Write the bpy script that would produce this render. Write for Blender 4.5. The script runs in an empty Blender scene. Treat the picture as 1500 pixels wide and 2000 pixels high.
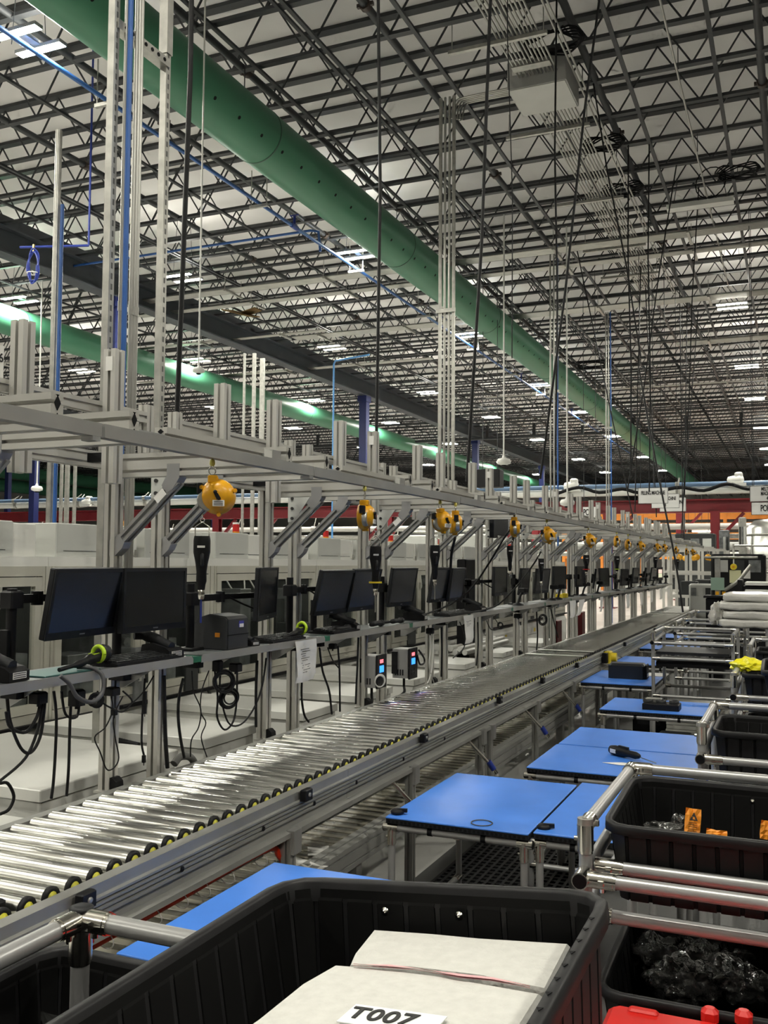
import bpy, bmesh, math, random
from mathutils import Vector, Matrix
random.seed(7)
R = math.radians
SC = bpy.context.scene
COL = SC.collection

# ------------------------------------------------------------------ camera
CAM_Z = 1.72
YAW, PIT, ROL, FPX = 0.40881, 0.05229, 0.0072, 1851.3
FW = Vector((-math.sin(YAW)*math.cos(PIT), math.cos(YAW)*math.cos(PIT), math.sin(PIT)))
_r0 = FW.cross(Vector((0, 0, 1))).normalized()
_u0 = _r0.cross(FW)
RT = _r0*math.cos(ROL) + _u0*math.sin(ROL)
UP = RT.cross(FW)
cam_data = bpy.data.cameras.new('camera')
cam_data.sensor_fit = 'VERTICAL'
cam_data.sensor_height = 24.0
cam_data.lens = FPX/2000.0*24.0
cam_data.clip_start = 0.05
cam_data.clip_end = 400
cam = bpy.data.objects.new('camera', cam_data)
COL.objects.link(cam)
m3 = Matrix((RT, UP, -FW)).transposed()
cam.matrix_world = Matrix.Translation((0, 0, CAM_Z)) @ m3.to_4x4()
SC.camera = cam

# ------------------------------------------------------------------ world, exposure
world = bpy.data.worlds.new('world')
SC.world = world
world.use_nodes = True
world.node_tree.nodes['Background'].inputs[0].default_value = (0.9, 0.95, 1.0, 1)
world.node_tree.nodes['Background'].inputs[1].default_value = 0.02
SC.view_settings.view_transform = 'Standard'
SC.view_settings.look = 'None'
SC.view_settings.exposure = 1.05
SC.view_settings.gamma = 1.0
SC.view_settings.use_curve_mapping = False
SC.cycles.max_bounces = 5
SC.cycles.diffuse_bounces = 3
SC.cycles.glossy_bounces = 3
SC.cycles.transparent_max_bounces = 8
SC.cycles.caustics_reflective = False
SC.cycles.caustics_refractive = False
SC.cycles.adaptive_threshold = 0.08
SC.cycles.adaptive_min_samples = 12
LAMP_STRENGTH = 260.0
LAMP_COLOR = (1.0, 0.97, 0.86, 1)

def W(px, py, x=None, y=None, z=None):
    """where the sight line of a photograph pixel meets a plane of the hall"""
    d = FW + RT*((px-750)/FPX) - UP*((py-1000)/FPX)
    if x is not None: t = x/d.x
    elif y is not None: t = y/d.y
    else: t = (z-CAM_Z)/d.z
    return Vector((d.x*t, d.y*t, CAM_Z + d.z*t))

# ------------------------------------------------------------------ materials
MATS = {}
def mat(name, col, rough=0.5, metal=0.0, var=0.0, scale=8.0, bump=0.0, stretch=None, spec=0.5, emit=None, alpha=None, col2=None, trans=None):
    if name in MATS: return MATS[name]
    m = bpy.data.materials.new(name); m.use_nodes = True
    nt = m.node_tree; b = nt.nodes['Principled BSDF']
    b.inputs['Roughness'].default_value = rough
    b.inputs['Metallic'].default_value = metal
    b.inputs['Specular IOR Level'].default_value = spec
    b.inputs['Base Color'].default_value = (*col, 1)
    if var or bump or col2:
        tc = nt.nodes.new('ShaderNodeTexCoord'); mp = nt.nodes.new('ShaderNodeMapping')
        nt.links.new(tc.outputs['Object'], mp.inputs['Vector'])
        if stretch: mp.inputs['Scale'].default_value = stretch
        nz = nt.nodes.new('ShaderNodeTexNoise'); nz.inputs['Scale'].default_value = scale
        nz.inputs['Detail'].default_value = 4
        nt.links.new(mp.outputs['Vector'], nz.inputs['Vector'])
        if var or col2:
            cr = nt.nodes.new('ShaderNodeValToRGB')
            c2 = col2 or tuple(min(1, c*(1+var)) for c in col)
            c1 = col if col2 else tuple(c*(1-var) for c in col)
            cr.color_ramp.elements[0].position = 0.3; cr.color_ramp.elements[1].position = 0.7
            cr.color_ramp.elements[0].color = (*c1, 1); cr.color_ramp.elements[1].color = (*c2, 1)
            nt.links.new(nz.outputs['Fac'], cr.inputs['Fac'])
            nt.links.new(cr.outputs['Color'], b.inputs['Base Color'])
        if bump:
            bp = nt.nodes.new('ShaderNodeBump'); bp.inputs['Strength'].default_value = bump; bp.inputs['Distance'].default_value = 0.02
            nt.links.new(nz.outputs['Fac'], bp.inputs['Height'])
            nt.links.new(bp.outputs['Normal'], b.inputs['Normal'])
    if emit:
        b.inputs['Emission Color'].default_value = emit[0]; b.inputs['Emission Strength'].default_value = emit[1]
    if trans is not None:       # thin clear sheet: mostly see-through with a reflecting skin
        out = nt.nodes['Material Output']; mx = nt.nodes.new('ShaderNodeMixShader'); tr = nt.nodes.new('ShaderNodeBsdfTransparent')
        fr = nt.nodes.new('ShaderNodeLayerWeight'); fr.inputs['Blend'].default_value = 0.5
        pw = nt.nodes.new('ShaderNodeMath'); pw.operation = 'POWER'; pw.inputs[1].default_value = 4.0
        mt = nt.nodes.new('ShaderNodeMath'); mt.operation = 'MULTIPLY_ADD'; mt.inputs[1].default_value = 0.6; mt.inputs[2].default_value = 1.02-trans; mt.use_clamp = True
        nt.links.new(fr.outputs['Facing'], pw.inputs[0]); nt.links.new(pw.outputs[0], mt.inputs[0])
        tr.inputs[0].default_value = (0.95, 0.96, 0.95, 1)
        nt.links.new(mt.outputs[0], mx.inputs[0]); nt.links.new(tr.outputs[0], mx.inputs[1]); nt.links.new(b.outputs[0], mx.inputs[2])
        nt.links.new(mx.outputs[0], out.inputs[0])
    MATS[name] = m
    return m

ALU = mat('anodised_aluminium', (0.62, 0.61, 0.57), 0.38, 0.55, 0.06, 3, stretch=(1, 1, 0.15))
ALU2 = mat('grey_aluminium', (0.42, 0.42, 0.41), 0.38, 0.6, 0.08, 4)
ALUD = mat('dull_aluminium_rail', (0.33, 0.33, 0.31), 0.48, 0.3, 0.1, 5)
STEEL = mat('zinc_roller_steel', (0.74, 0.74, 0.70), 0.27, 1.0, 0.04, 6)
CHROME = mat('bright_joint_metal', (0.74, 0.72, 0.66), 0.16, 1.0, 0.08, 20)
PIPE = mat('grey_pipe_aluminium', (0.37, 0.37, 0.365), 0.33, 0.35, 0.05, 9)
GALV = mat('galvanised_steel', (0.43, 0.425, 0.39), 0.36, 0.7, 0.16, 14)
CONDUIT = mat('conduit_steel', (0.46, 0.455, 0.42), 0.32, 0.75, 0.08, 5)
DARK = mat('black_plastic', (0.008, 0.008, 0.009), 0.5, 0, 0.2, 30, spec=0.25)
BLACK = mat('matt_black', (0.004, 0.004, 0.005), 0.6, spec=0.2)
RUBBER = mat('black_rubber', (0.008, 0.008, 0.009), 0.5, spec=0.3)
CHAR = mat('charcoal_plastic', (0.018, 0.019, 0.021), 0.5, 0, 0.1, 40, spec=0.3)
SCREEN = mat('dark_screen_glass', (0.008, 0.010, 0.014), 0.22, 0, spec=0.5)
WHITE = mat('white_powder_coat', (0.72, 0.72, 0.68), 0.35, 0, 0.03, 4)
WHITE2 = mat('light_grey_panel', (0.50, 0.51, 0.48), 0.45, 0, 0.04, 4)
PAPER = mat('white_paper', (0.82, 0.81, 0.77), 0.7, 0, 0.04, 12)
INK = mat('black_ink', (0.02, 0.02, 0.02), 0.7)
GREEN = mat('green_duct_fabric', (0.052, 0.205, 0.115), 0.42, 0, 0.06, 0.8, spec=0.4)
STEELD = mat('dark_grey_joist_paint', (0.032, 0.035, 0.038), 0.5, 0, 0.15, 6)
GIRD = mat('dark_slate_girder_paint', (0.05, 0.058, 0.07), 0.5, 0, 0.1, 2)
BLUECOL = mat('navy_column_paint', (0.006, 0.014, 0.10), 0.45, 0, 0.1, 2)
BLUEPIPE = mat('blue_air_pipe', (0.03, 0.11, 0.36), 0.35, 0, 0.08, 6)
BLUEMAT = mat('blue_bench_mat', (0.065, 0.235, 0.78), 0.42, 0, 0.06, 5, bump=0.02)
REDP = mat('red_steel_paint', (0.17, 0.008, 0.013), 0.4, 0, 0.1, 2)
REDT = mat('red_plastic', (0.62, 0.02, 0.015), 0.32, 0, 0.05, 6)
ORANGE = mat('orange_label', (0.85, 0.30, 0.02), 0.5, 0, 0.05, 10)
YEL = mat('yellow_cast_housing', (0.75, 0.36, 0.008), 0.33, 0, 0.05, 20)
YELL = mat('yellow_plastic', (0.80, 0.62, 0.03), 0.4)
LIME = mat('lime_rubber', (0.52, 0.75, 0.03), 0.4)
GTAPE = mat('green_tape', (0.02, 0.16, 0.085), 0.35)
TEAL = mat('teal_bench_mat', (0.04, 0.12, 0.115), 0.55)
FOAM = mat('white_foam_sheet', (0.60, 0.595, 0.56), 0.85, 0, 0.05, 60, bump=0.25)
PINK = mat('pink_tape', (0.80, 0.42, 0.44), 0.5)
PLAST = mat('clear_plastic_film', (0.75, 0.76, 0.74), 0.12, 0, spec=0.8, trans=0.86, bump=0.6, scale=30)
FILM = mat('milky_plastic_wrap', (0.62, 0.61, 0.57), 0.25, 0, 0.05, 12, bump=0.5)
GLASS = mat('door_glass', (0.2, 0.22, 0.2), 0.06, 0, spec=0.6, trans=0.985)
REDHOSE = mat('red_hose', (0.75, 0.04, 0.01), 0.35)
BLUEHOSE = mat('navy_hose', (0.015, 0.035, 0.25), 0.4)
TOTE = mat('black_tote_plastic', (0.011, 0.011, 0.012), 0.5, 0, 0.2, 25, spec=0.3)
TOTEIN = mat('black_tote_lining', (0.005, 0.005, 0.005), 0.6, spec=0.15)
CARD = mat('brown_cardboard', (0.30, 0.19, 0.08), 0.8, 0, 0.08, 8)
LEDG = mat('green_indicator', (0.1, 0.5, 0.02), 0.3, emit=((0.35, 1, 0.05, 1), 4))
REDLED = mat('red_display', (0.5, 0.02, 0.02), 0.3, emit=((1, 0.10, 0.12, 1), 1.6))
BLUELCD = mat('blue_display', (0.02, 0.1, 0.6), 0.3, emit=((0.03, 0.22, 1, 1), 1.2))
ROOFGLOW = mat('added_roof_glow', (1, 1, 1), 0.5, emit=(LAMP_COLOR, LAMP_STRENGTH*0.10))  # upward glow added to brighten the roof
LAMP = mat('led_panel', (1, 1, 1), 0.5, emit=(LAMP_COLOR, LAMP_STRENGTH))

# ------------------------------------------------------------------ mesh building
def frame_of(d):
    d = d.normalized()
    a = Vector((0, 0, 1)) if abs(d.z) < 0.9 else Vector((1, 0, 0))
    u = d.cross(a).normalized(); v = d.cross(u).normalized()
    return u, v

class MB:
    def __init__(s): s.v = []; s.f = []; s.sm = []
    def add(s, vs, fs, smooth=False):
        n = len(s.v); s.v += [tuple(p) for p in vs]
        for f in fs: s.f.append([i+n for i in f]); s.sm.append(smooth)
        return s
    def box(s, x0, x1, y0, y1, z0, z1):
        v = [(x0,y0,z0),(x1,y0,z0),(x1,y1,z0),(x0,y1,z0),(x0,y0,z1),(x1,y0,z1),(x1,y1,z1),(x0,y1,z1)]
        return s.add(v, [(0,3,2,1),(4,5,6,7),(0,1,5,4),(1,2,6,5),(2,3,7,6),(3,0,4,7)])
    def bbox(s, x0, x1, y0, y1, z0, z1, b=0.006):
        """box with chamfered vertical and top edges"""
        c = [(x0+b,y0),(x1-b,y0),(x1,y0+b),(x1,y1-b),(x1-b,y1),(x0+b,y1),(x0,y1-b),(x0,y0+b)]
        cx, cy = (x0+x1)/2, (y0+y1)/2
        kx = 1-2*b/max(abs(x1-x0), 1e-6); ky = 1-2*b/max(abs(y1-y0), 1e-6)
        t = [(cx+(p[0]-cx)*kx, cy+(p[1]-cy)*ky) for p in c]
        v = [(*p, z0) for p in c]+[(*p, z1-b) for p in c]+[(*p, z1) for p in t]
        f = [tuple(range(7, -1, -1)), tuple(range(16, 24))]
        for i in range(8):
            j = (i+1) % 8
            f += [(i, j, j+8, i+8), (i+8, j+8, j+16, i+16)]
        return s.add(v, f)
    def obox(s, c, size, rot=None):
        c = Vector(c); hx, hy, hz = [q/2 for q in size]
        vs = []
        for p in [(-1,-1,-1),(1,-1,-1),(1,1,-1),(-1,1,-1),(-1,-1,1),(1,-1,1),(1,1,1),(-1,1,1)]:
            q = Vector((p[0]*hx, p[1]*hy, p[2]*hz))
            if rot is not None: q = rot @ q
            vs.append(c+q)
        return s.add(vs, [(0,3,2,1),(4,5,6,7),(0,1,5,4),(1,2,6,5),(2,3,7,6),(3,0,4,7)])
    def bar(s, p0, p1, w, h=None):
        """square bar from point to point"""
        p0 = Vector(p0); p1 = Vector(p1); h = h or w
        u, v = frame_of(p1-p0)
        vs = []
        for p in (p0, p1):
            for a, b in ((-1,-1),(1,-1),(1,1),(-1,1)): vs.append(p+u*a*w/2+v*b*h/2)
        return s.add(vs, [(3,2,1,0),(4,5,6,7),(0,1,5,4),(1,2,6,5),(2,3,7,6),(3,0,4,7)])
    def cyl(s, p0, p1, r, n=10, caps=True, r2=None):
        p0 = Vector(p0); p1 = Vector(p1); r2 = r if r2 is None else r2
        u, v = frame_of(p1-p0)
        A = [p0+(u*math.cos(2*math.pi*i/n)+v*math.sin(2*math.pi*i/n))*r for i in range(n)]
        B = [p1+(u*math.cos(2*math.pi*i/n)+v*math.sin(2*math.pi*i/n))*r2 for i in range(n)]
        s.add(A+B, [(i, (i+1) % n, (i+1) % n+n, i+n) for i in range(n)], True)
        if caps: s.add(A, [tuple(range(n-1, -1, -1))]); s.add(B, [tuple(range(n))])
        return s
    def tube(s, pts, r, n=6, caps=True):
        pts = [Vector(p) for p in pts]; rings = []
        u = None
        for i, p in enumerate(pts):
            d = (pts[min(i+1, len(pts)-1)]-pts[max(i-1, 0)])
            if d.length < 1e-9: d = Vector((0, 0, 1))
            d.normalize()
            if u is None: u, v = frame_of(d)
            else:
                u = (u-d*u.dot(d))
                if u.length < 1e-6: u, v = frame_of(d)
                u.normalize(); v = d.cross(u)
            rr = r[i] if isinstance(r, (list, tuple)) else r
            rings.append([p+(u*math.cos(2*math.pi*k/n)+v*math.sin(2*math.pi*k/n))*rr for k in range(n)])
        vs = [q for rg in rings for q in rg]; fs = []
        for i in range(len(rings)-1):
            for k in range(n):
                a = i*n+k; b = i*n+(k+1) % n
                fs.append((a, b, b+n, a+n))
        s.add(vs, fs, True)
        if caps: s.add(rings[0], [tuple(range(n))]); s.add(rings[-1], [tuple(range(n))])
        return s
    def ext(s, poly, axis, a, b):
        """extrude a 2D outline along an axis"""
        def P(p, t):
            if axis == 'x': return (t, p[0], p[1])
            if axis == 'y': return (p[0], t, p[1])
            return (p[0], p[1], t)
        n = len(poly)
        vs = [P(p, a) for p in poly]+[P(p, b) for p in poly]
        return s.add(vs, [tuple(range(n-1, -1, -1)), tuple(range(n, 2*n))]+[(i, (i+1) % n, (i+1) % n+n, i+n) for i in range(n)])
    def lathe(s, prof, o, axis, n=20, smooth=True):
        o = Vector(o); axis = Vector(axis).normalized(); u, v = frame_of(axis)
        vs = []
        for r, h in prof:
            for i in range(n):
                a = 2*math.pi*i/n; vs.append(o+axis*h+(u*math.cos(a)+v*math.sin(a))*r)
        fs = []
        for k in range(len(prof)-1):
            for i in range(n): fs.append((k*n+i, k*n+(i+1) % n, (k+1)*n+(i+1) % n, (k+1)*n+i))
        s.add(vs, fs, smooth)
        s.add(vs[:n], [tuple(range(n))]); s.add(vs[-n:], [tuple(range(n))])
        return s
    def torus(s, c, axis, R_, r, n=20, k=6, arc=1.0):
        c = Vector(c); u, v = frame_of(Vector(axis))
        m = int(n*arc)
        pts = [c+(u*math.cos(2*math.pi*i/n)+v*math.sin(2*math.pi*i/n))*R_ for i in range(m+1)]
        return s.tube(pts, r, k, caps=arc < 1)
    def xf(s, M):
        s.v = [tuple(M @ Vector(p)) for p in s.v]; return s
    def mesh(s, name, m):
        me = bpy.data.meshes.new(name); me.from_pydata(s.v, [], s.f)
        me.polygons.foreach_set('use_smooth', s.sm); me.materials.append(m); me.update()
        return me
    def obj(s, name, m, parent=None, loc=None):
        o = bpy.data.objects.new(name, s.mesh(name, m)); COL.objects.link(o)
        if loc is not None: o.location = loc
        if parent is not None: o.parent = parent
        return o

def inst(o, parent, loc=None, rot=None):
    c = o.copy(); COL.objects.link(c); c.parent = parent
    if loc is not None: c.location = loc
    if rot is not None: c.rotation_euler = rot
    return c
def tag(o, label, cat, group=None, kind=None):
    o['label'] = label; o['category'] = cat
    if group: o['group'] = group
    if kind: o['kind'] = kind
    return o
def thing(name, label, cat, loc=(0, 0, 0), rz=0, group=None):
    o = bpy.data.objects.new(name, None); COL.objects.link(o)
    o.empty_display_size = 0.1
    o.location = loc; o.rotation_euler = (0, 0, rz)
    return tag(o, label, cat, group)
def struct(o): o['kind'] = 'structure'; return o
def dup(root, loc, label, rz=None):
    r = root.copy(); COL.objects.link(r); r.location = loc
    if rz is not None: r.rotation_euler = (0, 0, rz)
    r['label'] = label
    for ch in root.children:
        c = ch.copy(); COL.objects.link(c); c.parent = r
        for g in ch.children:
            d = g.copy(); COL.objects.link(d); d.parent = c
    return r
def text(name, body, size, m, parent, loc, rot=(0, 0, 0), align='CENTER', thick=0.0005, spacing=1.0):
    cu = bpy.data.curves.new(name, 'FONT'); cu.body = body; cu.size = size; cu.align_x = align; cu.align_y = 'CENTER'; cu.extrude = thick
    cu.offset = size*0.018; cu.space_line = 0.85; cu.space_character = spacing
    cu.materials.append(m); tmp = bpy.data.objects.new(name, cu); COL.objects.link(tmp)
    bpy.context.view_layer.update()
    me = bpy.data.meshes.new_from_object(tmp.evaluated_get(bpy.context.evaluated_depsgraph_get()))
    bpy.data.objects.remove(tmp)
    o = bpy.data.objects.new(name, me); COL.objects.link(o)
    o.location = loc; o.rotation_euler = rot
    if parent is not None: o.parent = parent
    return o
def arcpts(pts, n=6):
    """smooth curve through points"""
    pts = [Vector(p) for p in pts]; out = []
    for i in range(len(pts)-1):
        p0 = pts[max(i-1, 0)]; p1 = pts[i]; p2 = pts[i+1]; p3 = pts[min(i+2, len(pts)-1)]
        for k in range(n):
            t = k/n
            out.append(0.5*((2*p1)+(p2-p0)*t+(2*p0-5*p1+4*p2-p3)*t*t+(3*p1-p0-3*p2+p3)*t**3))
    out.append(pts[-1]); return out
def tslot(w, h, nw=1, nh=1, sl=0.009, dp=0.008):
    """outline of a slotted extrusion, w across, h up"""
    P = []
    def side(a, b, n, nrm):
        a = Vector(a); b = Vector(b); d = (b-a); L = d.length; d = d/L; nrm = Vector(nrm)
        P.append(tuple(a))
        for i in range(n):
            c = L*(i+0.5)/n
            for t, q in ((c-sl/2, 0), (c-sl/2, dp), (c+sl/2, dp), (c+sl/2, 0)):
                p = a+d*t+nrm*q; P.append((p.x, p.y))
    side((-w/2, -h/2), (w/2, -h/2), nw, (0, 1)); side((w/2, -h/2), (w/2, h/2), nh, (-1, 0))
    side((w/2, h/2), (-w/2, h/2), nw, (0, -1)); side((-w/2, h/2), (-w/2, -h/2), nh, (1, 0))
    return [(p[0], p[1]) for p in P]
def off(poly, dx, dy): return [(p[0]+dx, p[1]+dy) for p in poly]
ORD = ['first','second','third','fourth','fifth','sixth','seventh','eighth','ninth','tenth','eleventh','twelfth','thirteenth','fourteenth','fifteenth','sixteenth','seventeenth','eighteenth','nineteenth','twentieth','twenty-first','twenty-second','twenty-third','twenty-fourth']
# ------------------------------------------------------------------ hall shell
def floor_material():
    m = mat('polished_concrete', (0.50, 0.495, 0.47), 0.28, 0, 0.18, 1.3, spec=0.5)
    return m
struct(MB().box(-75, 40, -30, 112, -0.3, 0).obj('floor', floor_material()))
ceiling = struct(MB().box(-75, 40, -30, 112, 10.35, 10.5).obj('ceiling', mat('white_roof_deck', (0.82, 0.80, 0.78), 0.7, 0, 0.09, 0.5)))
WALLM = mat('white_wall_panel', (0.72, 0.71, 0.68), 0.7, 0, 0.03, 0.4)
struct(MB().box(-75.3, -75, -30, 112, 0, 10.5).obj('wall_left', WALLM))
struct(MB().box(40, 40.3, -30, 112, 0, 10.5).obj('wall_right', WALLM))
struct(MB().box(-75, 40, 112, 112.3, 0, 10.5).obj('wall_back', WALLM))
struct(MB().box(-75, 40, -30.3, -30, 0, 10.5).obj('wall_front', WALLM))

# roof joists: bottom chord at 9.22, top chord at 10.3, one every 1.222 m
ZB, ZT, SPAN = 9.22, 10.30, 17.0
J0 = 1.454*7.5-1.222*3
def joist_meshes():
    ch = MB()
    for z0, z1, w in ((-0.05, 0.05, 0.105), (ZT-ZB-0.06, ZT-ZB+0.05, 0.16)):
        ch.box(0, SPAN, -w/2, -0.015, z0, z0+0.03) if False else ch.box(0, SPAN, -w/2, w/2, z0+0.05, z1)
    wb = MB(); n = 13; p = SPAN/n; zt = ZT-ZB-0.03
    for i in range(n):
        x = i*p
        wb.bar((x, 0.0, zt), (x+p/2, 0.0, 0.03), 0.024)
        wb.bar((x+p/2, 0.0, 0.03), (x+p, 0.0, zt), 0.024)
    return ch, wb
ch, wb = joist_meshes()
chord_mesh = ch.mesh('roof_joist', STEELD); web_mesh = wb.mesh('joist_web', STEELD)
njo = 0
for bay, (xb, cnt) in enumerate(((-16.35, 82), (-33.35, 78), (-50.35, 64), (-67.35, 50))):
    for i in range(cnt):
        y = J0+1.222*i + (12.22 if bay == 3 else 0)
        if y > 111: continue
        o = bpy.data.objects.new('roof_joist', chord_mesh); COL.objects.link(o); o.parent = ceiling; o.location = (xb, y, ZB)
        w = bpy.data.objects.new('joist_web', web_mesh); COL.objects.link(w); w.parent = o
        njo += 1
# bridging bars running along the hall under the joists
for r_ in (-0.132, -0.302, -0.472, -0.642, -0.825, -0.985, -1.155, -1.49, -1.83, -2.02, -2.35, -2.6, -2.9):
    x = r_*7.5
    b = MB().box(x-0.03, x+0.03, 4, 111, ZB-0.045, ZB-0.005).obj('bridging_bar', STEELD, ceiling)
    if r_ in (-0.825, -1.155, -1.83):
        MB().box(x-0.15, x-0.10, 4, 111, ZB-0.04, ZB).obj('bridging_bar', STEELD, ceiling)

# sprinkler mains along the hall, hung among the webs
for k, r_ in enumerate((-0.048, -0.365, -0.695, -1.016, -1.31, -1.64)):
    x = r_*7.55
    t = thing('sprinkler_pipe', 'dark sprinkler pipe under the roof deck, %s from the right edge of the photo' % ORD[k], 'pipe', (x, 0, 9.27), group='sprinkler pipes under the roof')
    MB().cyl((0, 5, 0), (0, 110, 0), 0.058, 10).obj('pipe_run', STEELD, t)
    for q in range(9):
        c = MB().cyl((0, 0, 0), (0, 0.10, 0), 0.085, 8); c.bar((-0.12, 0.05, 0), (0.12, 0.05, 0), 0.05)
        c.obj('coupling', mat('brown_black_coupling', (0.05, 0.035, 0.028), 0.5), t, (0, 9.5+k*0.9+q*6.1, 0))

# big girder and its columns
g = thing('roof_girder', 'deep dark slate roof girder carried by the row of navy columns', 'girder', (-16.35, 0, 0))
MB().box(-0.03, 0.03, 5, 110, 8.62, 9.50).obj('web_plate', GIRD, g)
MB().box(-0.2, 0.2, 5, 110, 8.58, 8.62).obj('bottom_flange', GIRD, g)
MB().box(-0.2, 0.2, 5, 110, 9.16, 9.20).obj('top_flange', GIRD, g)
g = thing('roof_girder', 'far roof girder beyond the second green duct, over the farther navy columns', 'girder', (-33.35, 0, 0))
MB().box(-0.03, 0.03, 15, 110, 8.62, 9.18).obj('web_plate', GIRD, g)
MB().box(-0.2, 0.2, 15, 110, 8.58, 8.62).obj('bottom_flange', GIRD, g)
g = thing('cross_girder', 'dark cross girder with short hangers spanning the hall far behind the conveyor', 'girder', (0, 49.5, 0))
MB().box(-33, 8, -0.12, 0.12, 8.42, 8.52).obj('lower_chord', STEELD, g)
for q in range(14): MB().box(-31+q*2.6, -30.85+q*2.6, -0.06, 0.06, 8.52, 9.2).obj('hanger_post', STEELD, g)
def column(x, y, label, h=8.58):
    c = thing('steel_column', label, 'column', (x, y, 0), group='navy steel columns')
    b = MB(); b.box(-0.16, 0.16, -0.16, -0.13, 0.02, h); b.box(-0.16, 0.16, 0.13, 0.16, 0.02, h); b.box(-0.16, -0.13, -0.13, 0.13, 0.02, h); b.box(0.13, 0.16, -0.13, 0.13, 0.02, h)
    b.obj('shaft', BLUECOL, c); MB().box(-0.24, 0.24, -0.24, 0.24, 0, 0.03).obj('base_plate', BLUECOL, c)
    MB().box(-0.2, 0.2, -0.24, 0.24, h-0.25, h).obj('cap_plate', BLUECOL, c)
for k, y in enumerate((19.8, 35.6, 50.6, 65.8)):
    column(-16.35, y, ['navy steel column behind the slotted channels and blue pipe', 'navy steel column standing before the second green duct', 'navy steel column beside the black speaker box over the frames', 'slim navy steel column farthest off under the big girder'][k])
for k, (x, y) in enumerate(((-33.4, 34.9), (-33.4, 50.4), (-50.3, 50.1))):
    column(x, y, ['navy steel column low between two aluminium posts, under a small white pendant', 'navy steel column behind the first yellow balancer', 'navy steel column at the left edge behind the white cabinets'][k])

# ------------------------------------------------------------------ green ducts
def duct(x, z, rad, y0, y1, seams, label, holes=True):
    t = thing('air_duct', label, 'duct', (x, 0, z))
    ys = [y0]+[s for s in seams if y0 < s < y1]+[y1]
    n = 40
    for a, b in zip(ys[:-1], ys[1:]):
        MB().cyl((0, a, 0), (0, b-0.02, 0), rad, n, caps=(a == y0 or b == y1)).obj('duct_section', GREEN, t)
    for s in ys[1:-1]:
        MB().lathe([(rad-0.01, 0), (rad+0.006, 0.0), (rad+0.006, 0.03), (rad-0.01, 0.03)], (0, s-0.025, 0), (0, 1, 0), n).obj('seam_band', mat('dark_green_seam', (0.03, 0.10, 0.06), 0.5), t)
    if holes:
        h = MB(); y = y0+0.5
        while y < min(y1, 60):
            for a in (-0.62, ):
                nrm = Vector((math.cos(a), 0, math.sin(a))); p = nrm*rad
                h.cyl((p.x-nrm.x*0.002, y, p.z-nrm.z*0.002), (p.x+nrm.x*0.004, y, p.z+nrm.z*0.004), 0.028, 8)
            y += 0.62
        ho = h.obj('vent_holes', BLACK, t); ho['kind'] = 'stuff'
    for q in range(int((y1-y0)/6)):
        MB().bar((0, y0+2+q*6, rad), (0, y0+2+q*6, 9.2-z), 0.012).obj('hanger_wire', STEELD, t)
    return t
DZ = 8.30
duct(-1.148*(DZ-CAM_Z), DZ, 0.43, 4, 85, [12.4, 18.0, 24.2, 31, 38, 46, 54, 62, 70], 'long green fabric air duct crossing the roof from top left, nearest the camera')
duct(-3.02*(DZ-CAM_Z), DZ, 0.40, 14, 82, [20, 23.5, 30, 37, 44, 51, 58, 66], 'second green air duct running behind the navy columns', holes=False)
p = W(0, 918, x=-59); duct(-59, p.z, 0.62, 40, 105, [50, 60, 72, 86], 'distant green air duct seen low between posts, the upper of two', holes=False)
p = W(0, 947, x=-60); duct(-60, p.z, 0.55, 40, 105, [55, 68, 80], 'distant green air duct seen low between posts, the lower of two', holes=False)

# ------------------------------------------------------------------ high bay lamps
def lamp_proto():
    t = thing('high_bay_lamp', 'lamp', 'light fixture', (0, 0, 0), group='high bay lamps')
    b = MB(); b.box(-0.40, 0.40, -0.30, -0.155, 0.02, 0.07); b.box(-0.40, 0.40, 0.155, 0.30, 0.02, 0.07); b.box(-0.06, 0.06, -0.155, 0.155, 0.05, 0.10)
    b.obj('housing', ALU2, t)
    for s in (-1, 1): MB().add([(-0.385, s*0.228-0.066, 0.019), (-0.385, s*0.228+0.066, 0.019), (0.385, s*0.228+0.066, 0.019), (0.385, s*0.228-0.066, 0.019)], [(0, 1, 2, 3)]).obj('led_panel', LAMP, t)
    
    for s in (-1, 1): MB().add([(-0.39, s*0.228-0.06, 0.072), (0.39, s*0.228-0.06, 0.072), (0.39, s*0.228+0.06, 0.072), (-0.39, s*0.228+0.06, 0.072)], [(0, 1, 2, 3)]).obj('added_glow_panel', ROOFGLOW, t)  # glowing panels added on top of the lamp to brighten the roof deck
    for s in (-1, 1): MB().bar((s*0.3, 0, 0.05), (s*0.18, 0, 1.62), 0.008).obj('hanger_wire', STEELD, t)
    return t
ZL = 8.72
lp = lamp_proto(); used = False; idx = 0
def put_lamp(x, y, label):
    global used
    if not used: lp.location = (x, y, ZL); lp['label'] = label; used = True; return lp
    return dup(lp, (x, y, ZL), label)
rows = [(9.56, 'level with the near green duct seam'), (19.36, ''), (27.65, ''), (36.55, ''), (43.9, ''), (53.0, ''), (64.1, ''), (74.0, '')]
cols = [(-9.1, 'just left of the near green duct'), (-13.9, 'over the deep girder'), (-19.2, 'left of the deep girder'), (-24.3, 'far left of the girder')]
for j, (x, cl) in enumerate(cols):
    for i, (y, _) in enumerate(rows):
        xx = x-0.36 if (i == 0 and j == 0) else x
        put_lamp(xx + (0.5 if i > 3 and j in (1, 2) else 0), y, 'white high bay lamp %s, %s row from the camera' % (cl, ORD[i]))
for i, y in enumerate((27.15, 35.75, 42.9, 52.2, 62, 72)):
    put_lamp(-1.47, y, 'glowing white high bay lamp near the right edge, %s from the top' % ORD[i])
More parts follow.
